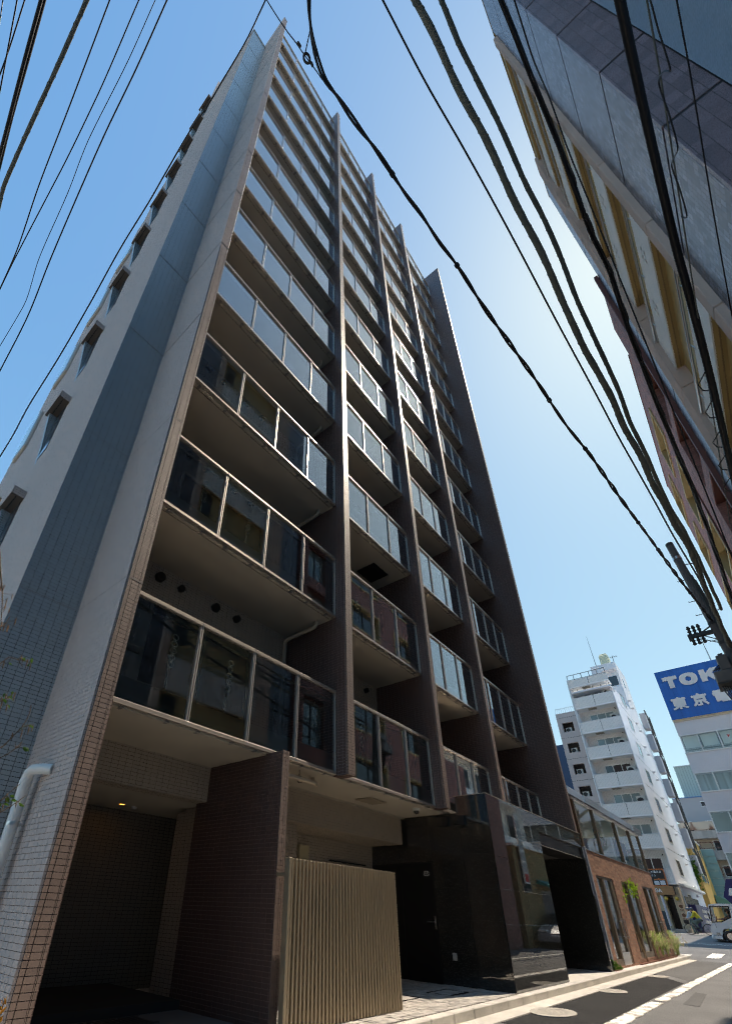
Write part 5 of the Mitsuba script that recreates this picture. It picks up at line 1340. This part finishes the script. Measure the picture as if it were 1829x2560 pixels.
for a, b in (((20.75, -0.42, 0.0), (20.5, -0.46, 1.15)), ((21.5, -0.4, 0.0), (20.55, -0.47, 1.15)), ((21.2, -0.52, 0.0), (20.65, -0.44, 1.1))):
    st = thing('stake', ('short', 'long', 'middle')[len([k for k in labels if k.startswith('stake')]) % 3] + ' wooden support stake leaning against the sapling', 'stake')
    put(st + '__rod', M().tube([a, b], 0.018, 8), plain('stake_wood', (0.36, 0.26, 0.15), 0.8) if 'm_stake_wood' not in scene else 'm_stake_wood', smooth=40)


def tussock(cx, cy, n, h, wdt, text):
    t = thing('grass_tussock', text, 'ornamental grass')
    g, s = M(), M()
    for i in range(n):
        a = nrng.random() * 6.283
        o = np.array([cx, cy, 0.02]) + np.array([math.cos(a), 0.35 * math.sin(a), 0]) * 0.16 * nrng.random()
        L = 1.25 * h * (0.55 + 0.55 * nrng.random())
        lean = wdt * (0.3 + nrng.random())
        d = np.array([math.cos(a) * lean, 0.45 * math.sin(a) * lean, 0])
        side = np.array([-math.sin(a), math.cos(a), 0]) * 0.006
        P = [o + d * u * u * (1.0 + 0.3 * u) + np.array([0, 0, L * (u - 0.36 * u ** 3)]) for u in (0, 0.3, 0.6, 0.85, 1.0)]
        m = s if i % 4 == 0 else g
        w = [1.0, 1.2, 0.9, 0.5, 0.05]
        vv = [x for p, k in zip(P, w) for x in (p - side * k, p + side * k)]
        m.raw(vv, [[2 * j, 2 * j + 1, 2 * j + 3, 2 * j + 2] for j in range(4)])
        if i % 8 == 0:
            s.tube([P[-1], P[-1] + [0.01, 0, -0.03], P[-1] + d * 0.05 + [0, 0, -0.1]], [0.003, 0.012, 0.003], 5)
    put(t + '__blades', g, GRASSB, kind='stuff')
    put(t + '__straw', s, STRAW, kind='stuff')


for cx, n, h, w, text in ((23.2, 420, 1.0, 0.55, 'largest tuft of striped grass, nearest the sapling in the soil bed'), (24.2, 400, 0.95, 0.5, 'second tuft of grass along the soil bed before the brick shop'),
                          (25.2, 320, 0.7, 0.45, 'third tuft of grass along the soil bed, below the last shop window'), (26.6, 440, 1.0, 0.5, 'straw topped tuft of grass at the shop corner'), (27.6, 360, 0.8, 0.5, 'outermost tuft of grass nearest the crosswalk')):
    tussock(cx, -0.45, n, h, w, text)
# ivy on the far edge of the white building
m = M()
for i in range(260):
    leaf(m, np.array([64.9, 1.35, 5.6]) + nrng.standard_normal(3) * [0.35, 0.12, 0.6], rv(), rv(), 0.22, 0.09)
iv = thing('wall_creeper', 'green creeper hanging on the far edge of the white building', 'plant')
put(iv + '__leaves', m, LEAF)
# pruned street tree across the junction (it shows in the shop glass)
PT = label('pruned_tree', 'heavily pruned bare street tree across the junction', 'tree')
c0 = np.array([43.0, -6.6, 0.3])
put(PT + '__trunk', M().tube([c0, c0 + [0.1, 0, 2.5], c0 + [0, 0.1, 5.0], c0 + [0.1, 0, 8.5]], [0.35, 0.3, 0.26, 0.16], 10), BARK, smooth=True)
for i in range(14):
    a = i * 2.4; z = 3.5 + 0.36 * i
    p = c0 + [0, 0, z]; e = p + np.array([math.cos(a) * 1.8, math.sin(a) * 1.6, 0.9])
    b = put(PT + '__limb', M().tube([p, 0.5 * (p + e) + [0, 0, 0.15], e], [0.11, 0.09, 0.07], 7), BARK, smooth=True)
    q = M(); f = M()
    for j in range(5):
        e2 = e + rv(0.28) + [0, 0, 0.25]
        q.tube([e, e2], [0.05, 0.03], 5)
        for _ in range(3): leaf(f, e2 + rv(0.1), rv(), rv(), 0.16, 0.05)
    put(b + '__knuckles', q, BARK)

# ---------------------------------------------------------------- people, bicycle, truck, car
import manifold3d as m3


def skin(bones, edge=0.03, it=6):
    parts = []
    for (p, r), (q, s) in bones:
        a = m3.Manifold.sphere(r, 16).translate(list(map(float, p))); b = m3.Manifold.sphere(s, 16).translate(list(map(float, q)))
        parts.append(m3.Manifold.batch_hull([a, b]))
    m = m3.Manifold.batch_boolean(parts, m3.OpType.Add).refine_to_length(edge)
    t = m.to_mesh(); t = trimesh.Trimesh(t.vert_properties[:, :3], t.tri_verts)
    trimesh.smoothing.filter_taubin(t, iterations=it)
    return t


SKIN = plain('skin', (0.44, 0.27, 0.20), 0.6)
HAIR = plain('hair', (0.02, 0.016, 0.014), 0.6)


def hand(p, d, s=1.0):
    """palm and five fingers closing round a bar that runs along x"""
    p = np.array(p, float); d = np.array(d, float)
    B = [((p, 0.026 * s), (p + d * 0.05, 0.028 * s))]
    for i in range(4):
        o = p + d * 0.055 + np.array([(-0.03 + 0.02 * i), 0, 0])
        B += [((o, 0.009), (o + d * 0.03 + [0, 0, -0.012], 0.008)), ((o + d * 0.03 + [0, 0, -0.012], 0.008), (o + d * 0.018 + [0, 0, -0.04], 0.007))]
    B.append(((p + [0.03, 0, 0], 0.010), (p + d * 0.05 + [0.045, 0, -0.02], 0.008)))
    return B


def person(name, text, pel, chest, head, hands, knees, feet, shirt, trousers, face, helmet=None):
    t = thing(name, text, 'person')
    P, C, H = (np.array(v, float) for v in (pel, chest, head))
    f = np.array(face, float)
    sh = [C + [-0.17, 0, 0.10], C + [0.17, 0, 0.10]]
    hp = [P + [-0.09, 0, 0], P + [0.09, 0, 0]]
    B = [((C + [0, 0, 0.12], 0.05), (H - [0, 0, 0.08], 0.047)), ((H, 0.085), (H + f * 0.02 + [0, 0, -0.055], 0.062)), ((H + f * 0.085 + [0, 0, -0.01], 0.012), (H + f * 0.1 + [0, 0, -0.035], 0.014)),
         ((H + [0.085, 0, -0.01], 0.016), (H + [0.088, 0, -0.035], 0.012)), ((H + [-0.085, 0, -0.01], 0.016), (H + [-0.088, 0, -0.035], 0.012)), ((H + [0, 0, 0.02], 0.09), (H + [0, 0, 0.03] - f * 0.02, 0.088))]
    for i in (0, 1):
        h = np.array(hands[i], float); e = 0.5 * (sh[i] + h) + np.array([0.05 * (2 * i - 1), 0, -0.08])
        B += [((e, 0.04), (h, 0.027))] + hand(h, f)
    put(t + '__body', skin(B, 0.02, 4), SKIN, smooth=True)
    S = [((P + [0, 0, 0.05], 0.13), (C, 0.145)), ((C + [-0.08, 0, 0.05], 0.11), (C + [0.08, 0, 0.05], 0.11)), ((C, 0.13), (C + [0, 0, 0.11], 0.07))]
    for i in (0, 1):
        h = np.array(hands[i], float); e = 0.5 * (sh[i] + h) + np.array([0.05 * (2 * i - 1), 0, -0.08])
        S += [((sh[i], 0.07), (e, 0.052)), ((e, 0.052), (0.75 * h + 0.25 * e, 0.038)), ((C + [0, 0, 0.06], 0.09), (sh[i], 0.07))]
    put(t + '__shirt', skin(S), shirt, smooth=True)
    L = [((P + [-0.06, 0, 0], 0.12), (P + [0.06, 0, 0], 0.12))]
    F = []
    for i in (0, 1):
        k, a = np.array(knees[i], float), np.array(feet[i], float)
        L += [((hp[i], 0.095), (k, 0.06)), ((k, 0.06), (a + [0, 0, 0.09], 0.042))]
        F += [((a + [0, 0, 0.05], 0.042), (a + f * 0.15 + [0, 0, 0.035], 0.034))]
    put(t + '__trousers', skin(L), trousers, smooth=True)
    put(t + '__shoes', skin(F, 0.02, 3), HAIR, smooth=True)
    if helmet:
        put(t + '__helmet', skin([((H + [0, 0, 0.055], 0.107), (H + [0, 0, 0.05] - f * 0.03, 0.105)), ((H + f * 0.1 + [0, 0, 0.05], 0.02), (H + f * 0.06 + [0, 0, 0.06], 0.06))], 0.02, 3), helmet, smooth=True)
    put(t + '__hair', skin([((H + [0, 0, 0.05] - f * 0.015, 0.094), (H - f * 0.05 + [0, 0, -0.02], 0.07))], 0.02, 3), HAIR, smooth=True)
    m = M()
    for s in (-1, 1):
        e = trimesh.creation.icosphere(2, 0.012); e.apply_translation(H + f * 0.082 + np.array([0.033 * s, 0, 0.0])); m.mesh(e)
    put(t + '__eyes', m, BLACK)
    put(t + '__mouth', skin([((H + f * 0.083 + [-0.02, 0, -0.065], 0.007), (H + f * 0.083 + [0.02, 0, -0.065], 0.007))], 0.01, 1), plain('lips', (0.32, 0.12, 0.10), 0.6) if 'm_lips' not in scene else 'm_lips')
    return t


FY = (0.0, 1.0, 0.0)
bxp, gb = 47.0, gz(47.0) + 0.003
person('person', 'cyclist in a yellow vest and helmet riding past the restaurant', (bxp, 0.48, gb + 0.92), (bxp, 0.66, gb + 1.26), (bxp, 0.80, gb + 1.50),
       [(bxp - 0.24, 0.98, gb + 1.0), (bxp + 0.24, 0.98, gb + 1.0)], [(bxp - 0.11, 0.86, gb + 0.78), (bxp + 0.11, 0.80, gb + 0.62)], [(bxp - 0.13, 0.66, gb + 0.36), (bxp + 0.13, 0.62, gb + 0.14)],
       plain('vest_yellow', (0.50, 0.44, 0.03), 0.7), plain('trousers_grey', (0.10, 0.14, 0.13), 0.8), FY, plain('helmet_dark', (0.06, 0.07, 0.10), 0.3))
person('person', 'person in a pale blue shirt standing behind the bicycle', (48.2, 1.12, gb + 0.9), (48.2, 1.10, gb + 1.26), (48.2, 1.14, gb + 1.53),
       [(47.96, 1.34, gb + 0.98), (48.44, 1.34, gb + 0.98)], [(48.10, 1.16, gb + 0.50), (48.30, 1.10, gb + 0.50)], [(48.08, 1.12, gb + 0.0), (48.32, 0.98, gb + 0.0)],
       plain('shirt_blue', (0.36, 0.46, 0.55), 0.8), 'm_trousers_grey', FY, plain('helmet_pale', (0.13, 0.14, 0.16), 0.4))
BK = label('bicycle', 'city bicycle with a black front basket under the cyclist', 'bicycle')
for i, y in enumerate((1.20, 0.13)):
    c = np.array([bxp, y, gb + 0.335])
    w = put(BK + '__wheel', M().tube([c + [0, 0.315 * math.cos(t), 0.315 * math.sin(t)] for t in np.linspace(0, 6.2832, 37)], 0.02, 8, caps=False), BLACK, smooth=True)
    q = M()
    for t in np.linspace(0, 6.2832, 17)[:-1]:
        q.tube([c, c + [0, 0.3 * math.cos(t), 0.3 * math.sin(t)]], 0.003, 4)
    q.tube([c + [-0.05, 0, 0], c + [0.05, 0, 0]], 0.025, 8)
    put(w + '__spokes', q, STEEL)
    put(w + '__mudguard', M().tube([c + [0, 0.36 * math.cos(t), 0.36 * math.sin(t)] for t in np.linspace(0.5, 2.9, 14)], 0.014, 6), STEEL, smooth=True)
q = M()
V = lambda y, z: (bxp, y, gb + z)
for a, b, r_ in ((V(1.02, 0.9), V(0.58, 0.32), 0.02), (V(0.58, 0.32), V(0.42, 0.86), 0.018), (V(0.58, 0.32), V(0.13, 0.335), 0.012), (V(0.13, 0.335), V(0.46, 0.74), 0.011), (V(1.02, 0.92), V(1.20, 0.335), 0.016), (V(1.0, 0.99), V(1.03, 0.86), 0.018)):
    q.tube([a, b], r_, 8)
put(BK + '__frame', q, plain('bike_blue', (0.05, 0.10, 0.13), 0.35), smooth=40)
put(BK + '__handlebar', M().tube([(bxp - 0.27, 0.93, gb + 0.99), (bxp - 0.15, 1.0, gb + 1.0), (bxp, 1.0, gb + 0.98), (bxp + 0.15, 1.0, gb + 1.0), (bxp + 0.27, 0.93, gb + 0.99)], 0.013, 8), STEEL, smooth=True)
put(BK + '__saddle', skin([((bxp, 0.36, gb + 0.87), 0.06), ((bxp, 0.52, gb + 0.875), 0.03)][0:0] or [((np.array([bxp, 0.36, gb + 0.87]), 0.06), (np.array([bxp, 0.53, gb + 0.875]), 0.03))], 0.03, 2), BLACK, smooth=True)
q = M()
for z in np.linspace(0.66, 0.9, 6):
    for a, b in (((-0.16, 1.12), (0.16, 1.12)), ((0.16, 1.12), (0.16, 1.42)), ((0.16, 1.42), (-0.16, 1.42)), ((-0.16, 1.42), (-0.16, 1.12))):
        q.tube([(bxp + a[0], a[1], gb + z), (bxp + b[0], b[1], gb + z)], 0.007, 4)
q.box(bxp - 0.15, bxp + 0.15, 1.13, 1.41, gb + 0.655, gb + 0.87)
put(BK + '__basket', q, BLACK)
q = M().tube([V(0.58, 0.32), (bxp - 0.07, 0.58, gb + 0.32), (bxp - 0.07, 0.66, gb + 0.45), (bxp - 0.18, 0.66, gb + 0.45)], 0.012, 6).tube([V(0.58, 0.32), (bxp + 0.07, 0.58, gb + 0.32), (bxp + 0.07, 0.6, gb + 0.2), (bxp + 0.18, 0.6, gb + 0.2)], 0.012, 6)
put(BK + '__pedals', q, GRIM)

# white light truck entering from the right
TR = label('truck', 'white light truck with a navy wind deflector, crossing the junction at the right edge', 'truck')
TWH = pr('m_truck_white', (0.66, 0.67, 0.66), 0.28, clearcoat=0.6)
ty = -0.60
tz0 = gz(40.5)
prof = [(-0.62, 0.62), (-0.585, 0.80), (-0.66, 1.02), (-0.78, 1.22), (-0.865, 2.06), (-0.93, 2.15), (-1.25, 2.2), (-2.1, 2.2), (-2.1, 0.72), (-1.78, 0.72), (-1.72, 0.86), (-1.6, 0.94), (-1.435, 0.97), (-1.27, 0.94), (-1.15, 0.86), (-1.09, 0.62)]
win = [(-0.955, 2.05), (-1.80, 2.05), (-1.74, 1.53), (-1.25, 1.30), (-0.815, 1.27)]
pan = Polygon(prof).difference(Polygon(win))
q = M().prism(pan, 0, 40.0, 40.06).prism(pan, 0, 41.64, 41.70)
full = Polygon([(-0.60, 0.64), (-0.60, 0.80), (-0.68, 1.02), (-0.80, 1.20), (-0.80, 1.22), (-2.1, 1.22), (-2.1, 0.98), (-1.05, 0.98), (-1.05, 0.64)])
q.prism(full, 0, 40.061, 41.639).prism([(-0.885, 2.06), (-0.94, 2.14), (-1.25, 2.19), (-2.1, 2.19), (-2.1, 2.08), (-0.9, 2.05)], 0, 40.061, 41.639).box(40.061, 41.639, -2.1, -2.04, 1.221, 2.079)
put(TR + '__cab', q, TWH, smooth=30)
wq = Polygon(win).buffer(0.035, join_style=2).difference(Polygon(win).buffer(-0.012, join_style=2))
put(TR + '__window_seal', M().prism(wq, 0, 39.99, 39.9995), BLACK)
put(TR + '__side_window', M().raw([(40.03, a, b) for a, b in win], [[0, 1, 2], [0, 2, 3], [0, 3, 4]]), CLEAR)
put(TR + '__windscreen', M().quad((40.08, -0.80, 1.22), (41.62, -0.80, 1.22), (41.62, -0.88, 2.06), (40.08, -0.88, 2.06)), CLEAR)
put(TR + '__door_seam', M().box(39.992, 39.9995, -1.88, -1.87, 0.9, 2.1).box(39.992, 39.9995, -0.93, -0.92, 0.98, 1.26), BLACK)
put(TR + '__door_handle', bx(39.97, 39.9995, -1.82, -1.68, 1.18, 1.22, 0.008), BLACK)
put(TR + '__bumper', M().box(39.98, 41.72, -0.74, -0.555, 0.42, 0.618, 0.03).box(39.98, 40.04, -1.05, -0.741, 0.43, 0.60, 0.01), TWH)
put(TR + '__skirt', bx(40.05, 41.65, -1.08, -0.76, 0.36, 0.6), BLACK)
put(TR + '__side_lamp', bx(39.965, 39.9995, -1.0, -0.82, 0.66, 0.76, 0.01), plain('lamp_grey', (0.3, 0.3, 0.28), 0.2))
put(TR + '__mirror', M().tube([(39.98, -0.86, 1.95), (39.78, -0.78, 1.9), (39.78, -0.78, 1.7)], 0.014, 6).box(39.72, 39.86, -0.80, -0.75, 1.4, 1.72, 0.01), BLACK)
for y in (-1.435, -4.2):
    for x in (40.02, 41.42):
        w = put(TR + '__wheel', M().tube([(x, y, tz0 + 0.29), (x + 0.02, y, tz0 + 0.29), (x + 0.22, y, tz0 + 0.29), (x + 0.24, y, tz0 + 0.29)], [0.25, 0.29, 0.29, 0.25], 28), BLACK, smooth=40)
        put(w + '__rim', M().tube([(x - 0.002, y, tz0 + 0.29), (x + 0.05, y, tz0 + 0.29)], [0.17, 0.12], 20), STEEL, smooth=40)
put(TR + '__chassis', bx(40.3, 41.4, -6.0, -1.0, 0.45, 0.70), BLACK)
q = M().prism([(-1.76, 2.56), (-2.16, 3.46), (-2.9, 3.48), (-2.9, 2.22), (-2.0, 2.22)], 0, 40.1, 41.6)
df = put(TR + '__wind_deflector', q, NAVY)
put(df + '__white_panel', M().prism([(-2.02, 2.62), (-2.16, 3.0), (-2.8, 3.0), (-2.8, 2.62)], 0, 40.08, 40.0995), WHITEPAINT)
put(df + '__red_emblem', M().prism(Polygon([(-2.42 + 0.17 * math.cos(t), 2.8 + 0.17 * math.sin(t)) for t in np.linspace(0.6, 5.7, 20)] + [(-2.42 + 0.09 * math.cos(t), 2.8 + 0.09 * math.sin(t)) for t in np.linspace(5.7, 0.6, 20)]), 0, 40.07, 40.0795), 'm_sign_red')
put(TR + '__cargo_box', bx(40.0, 41.7, -6.2, -2.3, 0.9, 2.9, 0.02), TWH)
put(TR + '__seat', M().box(40.3, 40.8, -1.98, -1.86, 1.2, 1.85, 0.04).box(40.3, 40.8, -1.9, -1.45, 1.0, 1.15, 0.04), BLACK)
put(TR + '__steering_wheel', M().tube([(40.55 + 0.18 * math.cos(t), -1.0 - 0.05 * math.sin(t), 1.40 + 0.17 * math.sin(t)) for t in np.linspace(0, 6.283, 24)], 0.014, 6), BLACK)
person('person', 'truck driver in a dark shirt and cap behind the side window', (40.55, -1.66, 1.2), (40.55, -1.68, 1.5), (40.55, -1.62, 1.8),
       [(40.4, -1.1, 1.42), (40.7, -1.1, 1.42)], [(40.45, -1.3, 1.22), (40.65, -1.3, 1.22)], [(40.45, -1.12, 0.98), (40.65, -1.12, 0.98)], plain('shirt_dark', (0.05, 0.06, 0.08), 0.8), 'm_trousers_grey', FY, plain('cap_dark', (0.03, 0.03, 0.04), 0.7))

# silver car parked on the far side of the street: it shows mirrored in the granite
CR = label('parked_car', 'silver car parked before the yellow house across the street', 'car')
CPAINT = pr('m_car_silver', (0.45, 0.47, 0.50), 0.25, metallic=0.6, clearcoat=1.0)
cx0, cyc, cz = 27.6, -5.35, -0.1
low = [(0.0, 0.32), (0.05, 0.62), (0.35, 0.80), (1.15, 0.98), (1.2, 0.99), (3.75, 1.0), (4.2, 0.95), (4.28, 0.6), (4.25, 0.3), (3.75, 0.26), (3.68, 0.5), (3.4, 0.66), (3.1, 0.5), (3.03, 0.22), (1.2, 0.22), (1.13, 0.5), (0.85, 0.66), (0.57, 0.5), (0.5, 0.26)]
def prof3(poly, w, inset):
    a = [(cx0 + x, z + cz) for x, z in poly]
    return M().prism(a, 1, cyc - w, cyc + w)
put(CR + '__body', prof3(low, 0.82, 0), CPAINT, smooth=35)
cab = [(1.2, 0.995), (1.95, 1.46), (3.3, 1.5), (3.95, 1.2), (4.05, 1.0)]
put(CR + '__cabin', prof3([(1.9, 1.40), (2.0, 1.48), (3.3, 1.52), (3.6, 1.42)], 0.66, 0), CPAINT, smooth=35)
put(CR + '__glasshouse', prof3(cab, 0.70, 0), PANE)
for x in (0.85, 3.4):
    for s in (-1, 1):
        y = cyc + s * 0.72
        w = put(CR + '__wheel', M().tube([(cx0 + x, y - 0.1, cz + 0.31), (cx0 + x, y - 0.08, cz + 0.31), (cx0 + x, y + 0.08, cz + 0.31), (cx0 + x, y + 0.1, cz + 0.31)], [0.27, 0.31, 0.31, 0.27], 26), BLACK, smooth=40)
        put(w + '__rim', M().tube([(cx0 + x, y + s * 0.101, cz + 0.31), (cx0 + x, y + s * 0.08, cz + 0.31)], [0.2, 0.14], 20), STEEL, smooth=40)
for s in (-1, 1):
    put(CR + '__headlight', bx(cx0 + 0.02, cx0 + 0.34, cyc + s * 0.56 - 0.2, cyc + s * 0.56 + 0.2, cz + 0.66, cz + 0.76, 0.03), WHITEPAINT)
put(CR + '__bumper', bx(cx0 - 0.04, cx0 + 0.06, cyc - 0.75, cyc + 0.75, cz + 0.28, cz + 0.55, 0.03), CPAINT)
